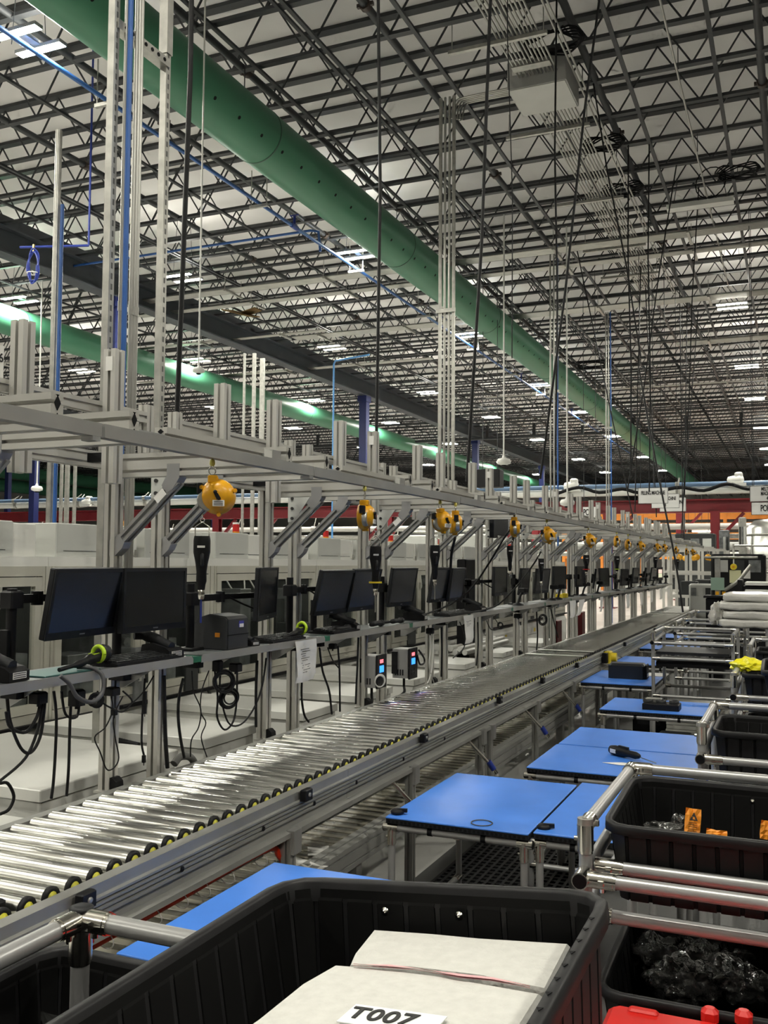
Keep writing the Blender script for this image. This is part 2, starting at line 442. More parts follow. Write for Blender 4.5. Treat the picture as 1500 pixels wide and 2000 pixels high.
# the same lamp grid over the camera and to its right, out of the photo
for x in (-9.1, 6.0):
    for y in (-7.5, 0.8):
        put_lamp(x, y, 'glowing white high bay lamp overhead, out of the photo')
for x in (6.0,):
    for y in (9.6, 19.4, 27.5, 36): put_lamp(x, y, 'glowing white high bay lamp overhead, out of the photo')
for x in (-30, -36, -44):
    for y in (19.4, 36.5, 53): put_lamp(x, y, 'small white lamp in the far left hall behind the frames, %s from the near end' % ORD[[-30, -36, -44].index(x)*3+[19.4, 36.5, 53].index(y)])
put_lamp(-1.5, 0.8, 'glowing white high bay lamp overhead, out of the photo')
for y in (-7.5, 0.8):
    put_lamp(-17, y, 'glowing white high bay lamp overhead, out of the photo')
t = thing('unlit_lamp', 'unlit white linear lamp hanging at upper right below the joists', 'light fixture', (-1.6, 19.1, 8.68))
MB().bbox(-0.62, 0.62, -0.12, 0.12, 0, 0.09).obj('housing', WHITE, t)
for s in (-1, 1): MB().bar((s*0.5, 0, 0.09), (s*0.42, 0, 0.55), 0.012).obj('hanger_wire', STEELD, t)
MB().torus((0.2, 0, 0.45), (0.3, 1, 0), 0.3, 0.012, 16, 5).obj('cable_loop', BLACK, t)

# ------------------------------------------------------------------ conduits under the roof
def hung(t, z): pass
t = thing('conduit_bundle', 'wide bundle of parallel steel conduits running along the roof past the square pull box', 'conduit', (0, 0, 8.88), group=None)
for i in range(11):
    x = -0.508*7.16+i*0.055*1.02
    MB().cyl((x, 6, 0), (x, 25.3-i*0.12, 0), 0.016, 6).obj('conduit', CONDUIT, t)
for y in (10.2, 12.2, 15.1, 18.4, 21.4, 23.6):
    b = MB(); b.box(-4.35, -2.95, y-0.03, y+0.03, -0.07, -0.02); b.obj('support_channel', GALV, t)
    for xx in (-4.3, -3.0): MB().bar((xx, y, -0.07), (xx, y, 0.36), 0.012).obj('threaded_rod', GALV, t)
MB().box(-3.66, -3.1, 12.95, 13.1, -0.03, 0.03).obj('entry_clamp', GALV, t)
t = thing('pull_box', 'square grey metal pull box on the roof conduits', 'electrical box', (-3.4, 13.75, 8.72))
MB().bbox(-0.42, 0.46, -0.45, 0.45, 0, 0.42, 0.012).obj('box_body', mat('grey_box_paint', (0.42, 0.42, 0.40), 0.45, 0.2, 0.05, 3), t)
MB().box(-0.40, 0.44, -0.43, 0.43, -0.012, 0).obj('cover', mat('grey_cover_paint', (0.50, 0.50, 0.47), 0.4, 0.2, 0.04, 3), t)
MB().box(-0.34, -0.12, -0.456, -0.45, 0.2, 0.34).obj('warning_label', PAPER, t)
t = thing('conduit_branch', 'four conduits bending from the pull box toward the tall conduit drop', 'conduit', (0, 13.5, 8.86))
for i in range(5):
    MB().tube(arcpts([(-3.8, 0.02+i*0.05, 0), (-4.5, 0.02+i*0.05, 0), (-4.72+i*0.03, 0.02+i*0.04, -0.06), (-4.76+i*0.03, 0.02+i*0.03, -0.3)], 4), 0.014, 6).obj('conduit', CONDUIT, t)
for k, (xr, lab) in enumerate(((-0.398, 'pair of thin conduits running beside the wide conduit bundle'), (-0.205, 'single thin pale conduit strung under the roof above the unlit lamp'))):
    t = thing('thin_conduit', lab, 'conduit', (xr*7.2, 0, 8.9))
    MB().cyl((0, 6, 0), (0, 26, 0), 0.016, 6).obj('conduit', CONDUIT, t)
    if k == 0: MB().cyl((0.06, 6, 0), (0.06, 26, 0), 0.016, 6).obj('conduit', CONDUIT, t)
    for y in range(8, 26, 3): MB().bar((0.02, y, 0), (0.02, y, 0.33), 0.012).obj('hanger_wire', STEELD, t)
# cross runs carried on trapezes
for k, (y, z, x0, x1, n, lab) in enumerate(((20.9, 8.84, -17.5, 9, 7, 'nearest broad run of conduits crossing the roof under the joists'),
        (22.2, 8.84, -17.5, 9, 5, 'second broad run of conduits crossing the roof, just behind the nearest one'),
        (26.2, 8.84, -14.6, 9, 9, 'third broad run of conduits crossing the roof above the lone right-hand lamp'),
        (31.3, 8.8, -3.4, 9, 10, 'wide conduit run turning right at the end of the conduit bundle'),
        (38.5, 8.75, -12, 9, 3, 'thin pair of far conduits crossing below the joists'),
        (30.5, 8.8, -24, -11.5, 6, 'left conduit run crossing over the deep girder'),
        (25.4, 8.75, -30, -13, 4, 'left conduit run lit by the lamps beside the slotted channel'))):
    t = thing('conduit_run', lab, 'conduit', (0, y, z))
    for i in range(n): MB().cyl((x0, i*0.055, 0), (x1, i*0.055, 0), 0.02, 6).obj('conduit', CONDUIT, t)
    x = x0+1
    while x < min(x1, 1):
        MB().box(x-0.03, x+0.03, -0.12, n*0.055+0.35, -0.07, -0.022).obj('trapeze_channel', GALV, t)
        for yy in (-0.1, n*0.055+0.3): MB().bar((x, yy, -0.05), (x, yy, 0.4), 0.012).obj('threaded_rod', GALV, t)
        x += 2.9
# blue compressed air line along the hall
t = thing('air_pipe', 'blue compressed air pipe running along the roof beside the near lamps', 'pipe', (-1.362*6.85, 0, 8.57))
MB().cyl((0, 7, 0), (0, 60, 0), 0.035, 8).obj('pipe_run', BLUEPIPE, t)
for q in range(10):
    y = 11.0+q*4.4
    MB().box(-0.2, 0.2, y-0.03, y+0.03, -0.09, -0.035).obj('support_channel', GALV, t)
    for s in (-0.17, 0.17): MB().bar((s, y, -0.06), (s, y, 0.66), 0.014).obj('threaded_rod', GALV, t)
    if q % 2: 
        b = MB(); b.cyl((0, y+1.4, 0), (0, y+1.4, 0.22), 0.03, 8); b.cyl((0, y+1.28, 0), (0, y+1.52, 0), 0.05, 8); b.bar((-0.1, y+1.4, 0.24), (0.1, y+1.4, 0.24), 0.02)
        b.obj('shut_off_valve', BLUEHOSE, t)
t = thing('air_pipe', 'blue air pipe crossing the joists left of the near duct', 'pipe', (0, 18.2, 9.0))
MB().tube([(-17, 0, 0), (-9.7, 0, 0), (-9.5, 0, -0.05), (-9.45, 0, -0.5)], 0.03, 8).obj('pipe_run', BLUEPIPE, t)

# vertical drops
def strut(t, x, y, z0, z1, w=0.041):
    p = [(-w/2, -w/2), (w/2, -w/2), (w/2, w/2), (w/2-0.01, w/2), (w/2-0.01, w/2-0.006), (w/2-0.004, w/2-0.006), (w/2-0.004, -w/2+0.004), (-w/2+0.004, -w/2+0.004), (-w/2+0.004, w/2-0.006), (-w/2+0.01, w/2-0.006), (-w/2+0.01, w/2), (-w/2, w/2)]
    MB().ext(off(p, x, y), 'z', z0, z1).obj('slotted_channel', GALV, t)
    s = MB(); z = z0+0.3
    while z < z1-0.1: s.box(x+w/2, x+w/2+0.001, y-0.006, y+0.006, z, z+0.03); z += 0.055
    so = s.obj('slots', mat('slot_shadow_steel', (0.10, 0.10, 0.095), 0.5), t); so['kind'] = 'stuff'
D1x = -3.2
def yat(px, py, x): return W(px, py, x=x).y
t = thing('conduit_drop', 'tall conduit drop on slotted channels with a blue pipe, in front of the near duct', 'conduit', (0, 0, 0))
y1 = yat(208, 700, D1x); y2 = yat(312, 700, D1x)
strut(t, D1x, y1, 0.1, 9.2); strut(t, D1x, y2, 1.3, 9.2)
for z in (4.47, ): 
    b = MB(); b.box(D1x-0.03, D1x+0.03, y1, y2, z, z+0.05); b.obj('cross_channel', GALV, t)
    for q in range(7): MB().cyl((D1x+0.03, y1+0.06+q*(y2-y1)/8, z+0.025), (D1x+0.034, y1+0.06+q*(y2-y1)/8, z+0.025), 0.011, 8).obj('channel_hole', BLACK, t)
for k, px in enumerate((230, 234, 250, 256, 261)):
    yy = yat(px, 700, D1x+0.02); MB().cyl((D1x+0.03, yy, 1.5), (D1x+0.03, yy, 9.2), 0.011, 8).obj('conduit', CONDUIT, t)
    for z in (3.0, 4.9, 6.4): MB().cyl((D1x+0.03, yy, z), (D1x+0.03, yy, z+0.05), 0.014, 8).obj('coupling', GALV, t)
yy = yat(241, 700, D1x+0.07)
MB().cyl((D1x+0.07, yy, 0.95), (D1x+0.07, yy, 9.2), 0.0145, 10).obj('blue_pipe', BLUEPIPE, t)
MB().lathe([(0.012, 0), (0.02, 0.01), (0.026, 0.03), (0.026, 0.1), (0.016, 0.12), (0.016, 0.17)], (D1x+0.07, yy, 0.70), (0, 0, 1), 12).obj('brass_regulator', mat('brass', (0.45, 0.35, 0.15), 0.35, 0.8), t)
b = MB(); b.cyl((D1x+0.07, yy, 0.82), (D1x+0.2, yy+0.02, 0.80), 0.016, 8); b.obj('hose_tail', BLACK, t)
for (zz, yy0) in ((5.2, y1), (4.55, y2)): MB().box(D1x-0.028, D1x+0.028, yy0-0.026, yy0+0.026, zz, zz+0.42).obj('splice_plate', GALV, t)
def drop(px0, px1, py, x, y, z0, z1, n, lab, blue=False):
    t = thing('conduit_drop', lab, 'conduit', (x, y, 0))
    a = W(px0, py, y=y); b_ = W(px1, py, y=y)
    xs = [a.x-x+(b_.x-a.x)*i/max(n-1, 1) for i in range(n)]
    for i, xx in enumerate(xs):
        if i in (0, n-1) and n > 3:
            MB().box(xx-0.022, xx+0.022, -0.022, 0.022, z0, z1).obj('channel', GALV, t)
        else: MB().cyl((xx, 0, z0), (xx, 0, z1), 0.02, 8).obj('conduit' if not blue or i else 'blue_pipe', CONDUIT if not blue or i != n-1 else BLUEPIPE, t)
    for z in (z0+(z1-z0)*0.3, z0+(z1-z0)*0.62): MB().box(xs[0]-0.05, xs[-1]+0.05, -0.06, -0.045, z, z+0.06).obj('clamp_bar', GALV, t)
    return t
t = drop(860, 886, 500, -4.84, 13.5, 0.0, 8.9, 4, 'conduit drop beside the end of the pull box branch, right of the big duct')
MB().bbox(0.02, 0.14, -0.1, 0, 2.75, 2.95).obj('outlet_box', GALV, t)
drop(1075, 1089, 700, W(1082, 480, z=9.1).x, W(1082, 480, z=9.1).y, 0.0, 9.1, 3, 'slim conduit drop with a blue pipe right of the navy column row', blue=True)
drop(1184, 1193, 800, W(1188, 610, z=9.1).x, W(1188, 610, z=9.1).y, 0.0, 9.1, 3, 'farthest slim conduit drop in front of the green duct', blue=True)
t = thing('conduit_drop', 'single grey pipe drop at left behind the first slotted channel', 'conduit', (-7.0, yat(104, 700, -7.0), 0))
MB().cyl((0, 0, 0), (0, 0, 6.2), 0.035, 10).obj('conduit', GALV, t)
MB().cyl((0.07, 0, 0), (0.07, 0, 5.4), 0.02, 8).obj('side_pipe', BLUEPIPE, t)
# far thin drops left of the blue column
for k, (px0, py0, py1, yy) in enumerate(((478, 690, 900, 22), (497, 690, 900, 22), (513, 700, 900, 22), (122, 870, 1030, 16), (133, 870, 1030, 16), (148, 875, 1030, 16))):
    a = W(px0, py0, y=yy); b_ = W(px0, py1, y=yy)
    t = thing('support_post', 'thin grey steel post standing far behind the frames, %s from the left' % ORD[[3, 4, 5, 0, 1, 2][k]], 'post', (a.x, yy, 0), group='thin far posts')
    w = (0.05, 0.09, 0.13, 0.05, 0.09, 0.05)[k]
    MB().box(-w/2, w/2, -0.03, 0.03, 0, a.z).obj('post_shaft', GALV, t); MB().box(-w, w, -0.08, 0.08, 0, 0.02).obj('foot_plate', GALV, t)
# pale blue drop over the second duct
a = W(652, 705, y=26); t = thing('air_pipe', 'thin pale blue pipe dropping past the second green duct', 'pipe', (a.x, 26, 0))
MB().tube([(0, 0, 0), (0, 0, a.z-0.1), (0.05, 0, a.z), (1.2, 0, a.z+0.1)], 0.03, 8).obj('pipe_run', mat('pale_blue_pipe', (0.12, 0.35, 0.75), 0.3), t)
# pendants
for (px, py0, py1, yy, lab) in ((388, 240, 722, 9.5, 'white pendant sensor on a long white rod, left of the near lamps'), (984, 640, 900, 20, 'small white pendant sensor far off near the aluminium stubs'), (72, 880, 953, 20, 'small white pendant sensor in front of the low navy column'), (1108, 860, 980, 21, 'small white pendant hanging over the farther aluminium posts')):
    yy = J0+1.222*round((yy-J0)/1.222); a = W(px, py1, y=yy); top = 9.26
    t = thing('pendant_sensor', lab, 'sensor', (a.x, yy, a.z)); k = yy/9.5
    MB().cyl((0, 0, 0.05), (0, 0, top-a.z), 0.011*min(k, 1.6), 8).obj('rod', WHITE, t)
    MB().lathe([(0.012*k, 0.06*k), (0.02*k, 0.03*k), (0.06*k, 0.02*k), (0.075*k, -0.005*k), (0.07*k, -0.03*k), (0.03*k, -0.045*k), (0.0, -0.05*k)], (0, 0, 0), (0, 0, 1), 20).obj('disc', WHITE, t)
    MB().lathe([(0.0, -0.06*k), (0.025*k, -0.058*k), (0.03*k, -0.045*k)], (0, 0, 0), (0, 0, 1), 12).obj('eye', BLACK, t)
# blue hose coil
a = W(65, 520, y=12); t = thing('hose_coil', 'navy air hose coil hanging from a blue pipe at left under the girder', 'hose', (a.x, 12, a.z))
c = MB()
for i in range(6):
    pts = [(math.cos(2*math.pi*j/24)*(0.085+0.008*i)*1.0, 0.02*math.sin(j+i), math.sin(2*math.pi*j/24)*(0.25+0.01*i)) for j in range(25)]
    c.tube(pts, 0.011, 6)
c.obj('hose_loops', BLUEHOSE, t); MB().cyl((-0.3, 0, 0.36), (0.9, 0.3, 0.33), 0.022, 8).obj('feed_pipe', BLUEHOSE, t)
MB().torus((0, 0, -0.12), (0, 0, 1), 0.1, 0.008, 14, 5).obj('tie', PAPER, t); MB().cyl((0.9, 0.3, 0.33), (0.9, 0.3, 10.34-a.z), 0.018, 8).obj('riser_pipe', BLUEHOSE, t); MB().bar((0, 0, 0.25), (0, 0, 0.37), 0.03).obj('brass_fitting', mat('brass', (0.45, 0.35, 0.15), 0.35, 0.8), t)
# cardboard scrap on girder
a = W(470, 612, y=24); b = MB().obox((0, 0, 0), (1.0, 0.6, 0.03), Matrix.Rotation(0.3, 3, 'Y') @ Matrix.Rotation(0.2, 3, 'X')); b.obox((0.3, 0.1, 0.05), (0.5, 0.4, 0.03), Matrix.Rotation(-0.2, 3, 'Y'))
tag(b.obj('cardboard_sheet', CARD, None, a), 'torn brown cardboard stuck on the deep girder', 'cardboard')
# cable coils hung from joists
for k, (px, py, z, s, lab) in enumerate(((1080, 88, 9.0, 0.36, 'black cable coil slung under the joists above the pull box'), (1178, 286, 9.0, 0.3, 'small black cable coil slung right of the conduit bundle'), (1215, 375, 9.0, 0.34, 'black cable coil on the joist below the smaller coil'), (1160, 715, 9.0, 0.6, 'far black cable coil above the big green duct'), (1440, 340, 9.1, 0.34, 'thin black cable loop lying over a joist near the right edge'))):
    a = W(px, py, z=z); t = thing('cable_coil', lab, 'cable', a)
    c = MB()
    for i in range(5): c.tube([(math.cos(2*math.pi*j/20)*s*(1+0.05*i), math.sin(2*math.pi*j/20)*s*0.8+0.02*i, 0.03*math.sin(j*1.3+i)+0.03*i) for j in range(21)], 0.014, 5)
    c.obj('cable_loops', BLACK, t); MB().bar((0, 0, 0), (0, 0.2, 0.25), 0.012).obj('hook', STEELD, t)

# hanging black cables
cabs = [((371, 0), (345, 830), 4.6, 0.016, 'thick black cable hanging left of the near duct lamps'),
        ((741, 0), (735, 868), 7.2, 0.014, 'black cable hanging in front of the big duct near the photo centre'),
        ((962, 0), (912, 940), 8.5, 0.016, 'black cable hanging right of the tall conduit drop, slanting to the left'),
        ((994, 0), (1000, 700), 9.4, 0.006, 'very thin wire hanging beside the conduit bundle'),
        ((1087, 100), (1085, 890), 12.0, 0.013, 'black cable hanging straight down past the pull box'),
        ((1172, 0), (1055, 935), 11.5, 0.015, 'black cable slanting left across the conduit bundle'),
        ((1181, 290), (1252, 700), 15.0, 0.013, 'black cable slanting right from the small coil'),
        ((1228, 380), (1232, 930), 16.5, 0.014, 'black cable hanging from the coil below the bundle'),
        ((1268, 500), (1268, 960), 17.5, 0.013, 'straight black cable over the machine signs'),
        ((1308, 410), (1225, 960), 18.5, 0.013, 'black cable slanting left above the machine signs'),
        ((1352, 620), (1333, 1000), 20.0, 0.012, 'thin black cable hanging right of the machine signs')]
for (a, b_, y, r_, lab) in cabs:
    y = J0+1.222*round((y-J0)/1.222); p0 = W(*a, y=y); p1 = W(*b_, y=y)
    f = (9.26-p1.z)/(p0.z-p1.z); p0 = p1+(p0-p1)*f
    o = MB().tube([p1-Vector((0, 0, 0)), p1.lerp(p0, 0.33)+Vector((0.02, 0, 0)), p1.lerp(p0, 0.66)-Vector((0.02, 0, 0)), p0], r_, 6).obj('hanging_cable', RUBBER)
    tag(o, lab, 'cable', 'black cables hanging from the roof')
for k, (px0, py0, px1, py1) in enumerate(((1213, 900, 1236, 1010), (1245, 790, 1240, 1000), (1272, 800, 1282, 1010), (1330, 760, 1334, 1060), (1338, 900, 1336, 1060), (1345, 850, 1329, 1060))):
    y = J0+1.222*round((22+k*1.5-J0)/1.222); p0 = W(px0, py0, y=y); p1 = W(px1, py1, y=y)
    o = MB().tube([p1, p0, p0+(p0-p1)*((9.26-p0.z)/(p0.z-p1.z))], 0.014, 5).obj('hanging_cable', RUBBER)
    tag(o, 'thin black cable in the far cluster around the machine signs, %s from the left' % ORD[k], 'cable', 'black cables hanging from the roof')
# long cable swung down to the conveyor
p = [W(1248, 720, y=14), W(1262, 800, y=13.2), W(1292, 960, y=12.6), W(1318, 1090, y=12.4), W(1334, 1196, y=12.3)]
tag(MB().tube(arcpts(p, 5), 0.012, 6).obj('hanging_cable', RUBBER), 'long black cable slanting down across the signs to the conveyor rail', 'cable', 'black cables hanging from the roof')
# ------------------------------------------------------------------ roller conveyor
CY0, CY1 = 1.3, 21.2
conv = thing('roller_conveyor', 'long roller conveyor of bright steel rollers running away from the lower left', 'conveyor', (-2.13, 0, 0))
CX = -2.13
def cx(x): return x-CX
near = [(-1.846, .815), (-1.802, .815), (-1.802, .783), (-1.792, .779), (-1.792, .772), (-1.801, .770), (-1.801, .766), (-1.792, .764), (-1.792, .757), (-1.801, .755), (-1.801, .751), (-1.792, .749), (-1.792, .742), (-1.801, .740), (-1.801, .736), (-1.792, .734), (-1.792, .725), (-1.808, .720), (-1.808, .690), (-1.780, .683), (-1.780, .664), (-1.846, .664), (-1.846, .70), (-1.838, .70), (-1.838, .795), (-1.846, .80)]
far = [(-2.432, .82), (-2.475, .82), (-2.475, .70), (-2.45, .70), (-2.45, .66), (-2.43, .66), (-2.43, .70), (-2.44, .70), (-2.44, .805), (-2.432, .805)]
seg = (CY1-CY0)/8
for i in range(8):
    a = CY0+i*seg
    MB().ext([(cx(p[0]), p[1]) for p in near], 'y', a, a+seg-0.003).obj('near_rail', ALUD, conv)
    MB().ext([(cx(p[0]), p[1]) for p in far], 'y', a, a+seg-0.003).obj('far_rail', ALUD, conv)
PITCH = 0.0876; NR = int((CY1-CY0-0.2)/PITCH)
rm = MB().cyl((cx(-1.872), 0, 0), (cx(-2.425), 0, 0), 0.0265, 16).mesh('roller', STEEL)
ring = MB().lathe([(0.019, 0), (0.030, 0), (0.030, 0.012), (0.019, 0.012)], (cx(-1.873), 0, 0), (1, 0, 0), 16).mesh('belt_ring', RUBBER)
hub = MB().lathe([(0.019, 0.002), (0.017, 0.011), (0.006, 0.013), (0.006, 0.03)], (cx(-1.871), 0, 0), (1, 0, 0), 12).mesh('yellow_hub', mat('yellow_pulley', (0.55, 0.52, 0.03), 0.4))
y_r0 = 1.964-PITCH*7
for i in range(NR):
    o = bpy.data.objects.new('roller', rm); COL.objects.link(o); o.parent = conv; o.location = (0, y_r0+i*PITCH, 0.803); o.rotation_euler = (random.random()*6, 0, 0)
    if i < 150:
        for nm, me in (('belt_ring', ring), ('yellow_hub', hub)):
            if nm == 'yellow_hub' and i > 90: continue
            q = bpy.data.objects.new(nm, me); COL.objects.link(q); q.parent = o
# legs of slotted section
leg_m = MB().ext(tslot(0.042, 0.042, 1, 1), 'z', 0.0, 0.672).mesh('leg', ALUD)
br_m = MB().box(-0.004, 0.03, -0.03, 0.03, 0.60, 0.69).mesh('leg_bracket', ALU2)
for y in (2.02, 3.255, 4.515, 5.66, 5.86, 7.03, 8.28, 9.5, 10.75, 12.0, 13.2, 14.4, 15.7, 16.9, 18.1, 19.4, 20.6):
    for x in (-1.80, -2.45):
        o = bpy.data.objects.new('leg', leg_m); COL.objects.link(o); o.parent = conv; o.location = (cx(x), y, 0)
    o = bpy.data.objects.new('leg_bracket', br_m); COL.objects.link(o); o.parent = conv; o.location = (cx(-1.795), y+0.012, 0)
    MB().box(cx(-2.43), cx(-1.82), y-0.02, y+0.02, 0.60, 0.64).obj('cross_tie', ALUD, conv)
# photo eyes on the near rail
eye = MB().bbox(0, 0.028, -0.03, 0.03, -0.022, 0.022, 0.004).mesh('photo_eye', DARK); lens = MB().lathe([(0.009, 0), (0.009, 0.004), (0.004, 0.005)], (0.028, 0.0, 0), (1, 0, 0), 10).mesh('lens', mat('grey_lens', (0.35, 0.35, 0.34), 0.2, 0.4))
for (px, py) in ((172, 1758), (602, 1552), (831, 1441), (978, 1367), (1062, 1329), (1129, 1299), (1184, 1275), (1222, 1258), (1280, 1230)):
    p = W(px, py, x=-1.77); o = bpy.data.objects.new('photo_eye', eye); COL.objects.link(o); o.parent = conv; o.location = (cx(-1.792), p.y, p.z)
    q = bpy.data.objects.new('lens', lens); COL.objects.link(q); q.parent = o
for y in (2.05, 2.55, 3.05, 3.45, 3.85, 4.4, 5.0): MB().cyl((cx(-1.793), y, 0.745), (cx(-1.789), y, 0.745), 0.009, 8).obj('bolt_hole', BLACK, conv)
# bar plates across the conveyor
for y in (9.05, 9.55, 17.3, 17.9): MB().box(cx(-2.42), cx(-1.86), y, y+0.06, 0.832, 0.838).obj('cover_strip', WHITE, conv)
MB().bbox(cx(-2.40), cx(-1.90), 1.80, 1.93, 0.79, 0.835).obj('end_block', DARK, conv)
# emergency stop
p = W(1186, 1283, x=-1.76); t = thing('stop_button', 'yellow emergency stop box on the near conveyor rail', 'button box', (-1.785, p.y, p.z))
MB().bbox(0, 0.07, -0.07, 0.07, -0.06, 0.06, 0.01).obj('box_body', YELL, t); MB().cyl((0.07, 0, 0), (0.12, 0, 0), 0.045, 14).obj('button', YELL, t); MB().bbox(-0.0, 0.05, -0.16, -0.08, -0.05, 0.05).obj('switch_box', BLACK, t)
# air pipe along the legs
t = thing('air_pipe', 'steel air pipe fixed along the conveyor legs under the near rail', 'pipe', (-1.85, 0, 0.63))
MB().cyl((0, 1.6, 0), (0, 20, 0), 0.016, 10).obj('pipe_run', STEEL, t)
for y in (3.05, 4.36, 5.55, 6.75): MB().cyl((0, y, 0), (0, y+0.07, 0), 0.021, 10).obj('tee_fitting', CHROME, t)
for k, y in enumerate((4.38, 5.57, 6.9, 8.1)):
    b = MB().tube([(0.01, y, 0), (0.05, y+0.02, -0.05), (0.12, y+0.05, -0.13)], 0.012, 6); b.obj('hose_drop', CHROME, t)
    MB().cyl((0.12, y+0.05, -0.12), (0.15, y+0.065, -0.17), 0.018, 8).obj('blue_coupler', BLUEHOSE if k else BLACK, t)
    MB().cyl((0.15, y+0.065, -0.17), (0.165, y+0.072, -0.195), 0.013, 8).obj('coupler_tip', CHROME, t)
o = MB().tube(arcpts([W(180, 1848, x=-1.83), W(350, 1755, x=-1.83), W(520, 1660, x=-1.83), W(545, 1672, x=-1.83), W(560, 1700, x=-1.83)], 6), 0.011, 8).obj('red_hose', REDHOSE)
tag(o, 'red air hose tied along the steel pipe under the conveyor', 'hose')
for k, (px, py) in enumerate(((205, 1835), (255, 1810), (300, 1790), (352, 1758), (396, 1737), (444, 1712), (508, 1678))):
    p = W(px, py, x=-1.84)
    o = MB().torus((0, 0, 0), (0, 1, 0.3), 0.03, 0.0022, 16, 4).obj('cable_tie', PAPER, None, p)
    tag(o, 'white cable tie round the red hose and pipe, %s from the left' % ORD[k], 'cable tie', 'white cable ties on the red hose')

# ------------------------------------------------------------------ low deck under the conveyor
DECKM = mat('worn_brown_deck', (0.13, 0.12, 0.088), 0.24, 0, 0.22, 2.2, spec=0.6)
deck = thing('low_deck', 'low glossy brown deck under the conveyor, of pale slats', 'deck', (-2.5, 0, 0))
MB().box(0.03, 0.47, 1.2, 21, 0.325, 0.352).obj('deck_sheet', DECKM, deck)
slat_m = MB().bbox(0.035, 0.465, 0.0, 0.040, 0.352, 0.3555, 0.002).mesh('deck_slat', mat('pale_deck_slat', (0.30, 0.28, 0.215), 0.3, 0, 0.2, 3, spec=0.5))
for i in range(222):
    o = bpy.data.objects.new('deck_slat', slat_m); COL.objects.link(o); o.parent = deck; o.location = (0, 1.3+i*0.088, 0)
for i in range(9):
    MB().ext(off(tslot(0.09, 0.11, 1, 2), 0.52, 0.325), 'y', 1.2+i*2.2, 1.2+i*2.2+2.197).obj('edge_beam', ALUD, deck)
    for x in (0.06, 0.52): MB().box(x-0.03, x+0.03, 2.0+i*2.2, 2.06+i*2.2, 0, 0.27).obj('deck_leg', ALUD, deck)
for k, (px, py, w, l, rz, lab) in enumerate(((622, 1664, 0.10, 0.14, 0.5, 'bright white paper tag lying on the low deck'), (590, 1693, 0.12, 0.22, 1.2, 'crumpled white bag on the low deck by the conveyor leg'), (1053, 1393, 0.03, 0.16, 1.5, 'white paper strip on the low deck behind a conveyor leg'))):
    p = W(px, py, z=0.365); b = MB(); N = 5
    vs = []; 
    for i in range(N+1):
        for j in range(N+1): vs.append(((i/N-0.5)*w, (j/N-0.5)*l, 0.006+0.012*random.random()*(1 if k == 1 else 0.3)))
    fs = [(i*(N+1)+j, i*(N+1)+j+1, (i+1)*(N+1)+j+1, (i+1)*(N+1)+j) for i in range(N) for j in range(N)]
    b.add(vs, fs, True); b.add([(v[0], v[1], v[2]-0.003) for v in vs], fs, True)
    b.xf(Matrix.Rotation(rz, 4, 'Z')); tag(b.obj('paper_scrap', PAPER, None, p), lab, 'paper')
p = W(636, 1578, x=-2.0); b = MB(); b.lathe([(0.0, 0.07), (0.02, 0.065), (0.03, 0.04), (0.028, 0.015), (0.012, 0.0)], (0, 0, 0), (0.2, 0.1, 1), 10); b.tube([(0, 0, 0.01), (-0.02, 0.01, -0.04), (-0.03, 0.0, -0.07)], 0.012, 6)
b.bar((0, 0, 0.06), (0.0, 0, 0.16), 0.004)
tag(b.obj('cloth_knot', PAPER, None, p), 'knotted white cloth hanging under the conveyor rail', 'cloth')

# ------------------------------------------------------------------ workstation frames
PXX = -2.55
post_p = tslot(0.054, 0.054, 1, 1, 0.013, 0.016)
NFR = 15; Y0 = 3.11; DY = 1.222
post_m = MB().ext(post_p, 'z', 0.0, 2.15).mesh('post', ALU)
arm_m = MB().ext(off(tslot(0.045, 0.095, 1, 2, 0.011, 0.013), 0, 0), 'x', 0, 0.785).mesh('arm', ALU)
def brace_mesh():
    # bar in the x-z plane at 45 degrees with bent ends, 40 mm deep
    b = MB(); t = 0.026
    a = Vector((0.035, 0, 1.785)); c = Vector((0.315, 0, 2.035)); d = (c-a).normalized(); n = Vector((-d.z, 0, d.x))
    sec = tslot(0.04, 0.044, 1, 1, 0.014, 0.014)
    vs0 = [a+n*p[0]+Vector((0, p[1], 0)) for p in sec]; vs1 = [c+n*p[0]+Vector((0, p[1], 0)) for p in sec]; k = len(sec)
    b.add(vs0+vs1, [tuple(range(k)), tuple(range(2*k-1, k-1, -1))]+[(i, (i+1) % k, (i+1) % k+k, i+k) for i in range(k)])
    return b.mesh('brace', ALU2)
def brk_mesh(top):
    if not top: poly = [(0.0, 1.735), (0.028, 1.735), (0.062, 1.765), (0.075, 1.79), (0.043, 1.823), (0.022, 1.805), (0.0, 1.80)]
    else: poly = [(0.335, 2.10), (0.335, 2.045), (0.305, 2.0), (0.278, 1.985), (0.25, 2.015), (0.265, 2.04), (0.275, 2.055), (0.275, 2.10)]
    return MB().ext([(p[0], p[1]) for p in poly], 'y', -0.0235, 0.0235).mesh('brace_bracket', mat('grey_die_cast', (0.36, 0.36, 0.36), 0.45, 0.4))
brace_m = brace_mesh(); bk0 = brk_mesh(False); bk1 = brk_mesh(True)
tie_m = MB().ext(tslot(0.05, 0.064, 1, 2, 0.010, 0.008), 'y', 0.31+0.03, DY-0.03).mesh('tie_beam', ALU)
up_m = MB().ext(tslot(0.045, 0.045, 1, 1, 0.012, 0.008), 'y', 0.30, DY+0.06).mesh('upper_beam', ALU)
upend = MB().ext(tslot(0.045, 0.045), 'z', 2.16, 2.36).mesh('upper_upright', ALU)
stub_m = MB().ext(tslot(0.056, 0.056, 1, 1, 0.013, 0.016), 'z', 2.01, 2.525).mesh('stub_post', ALU)
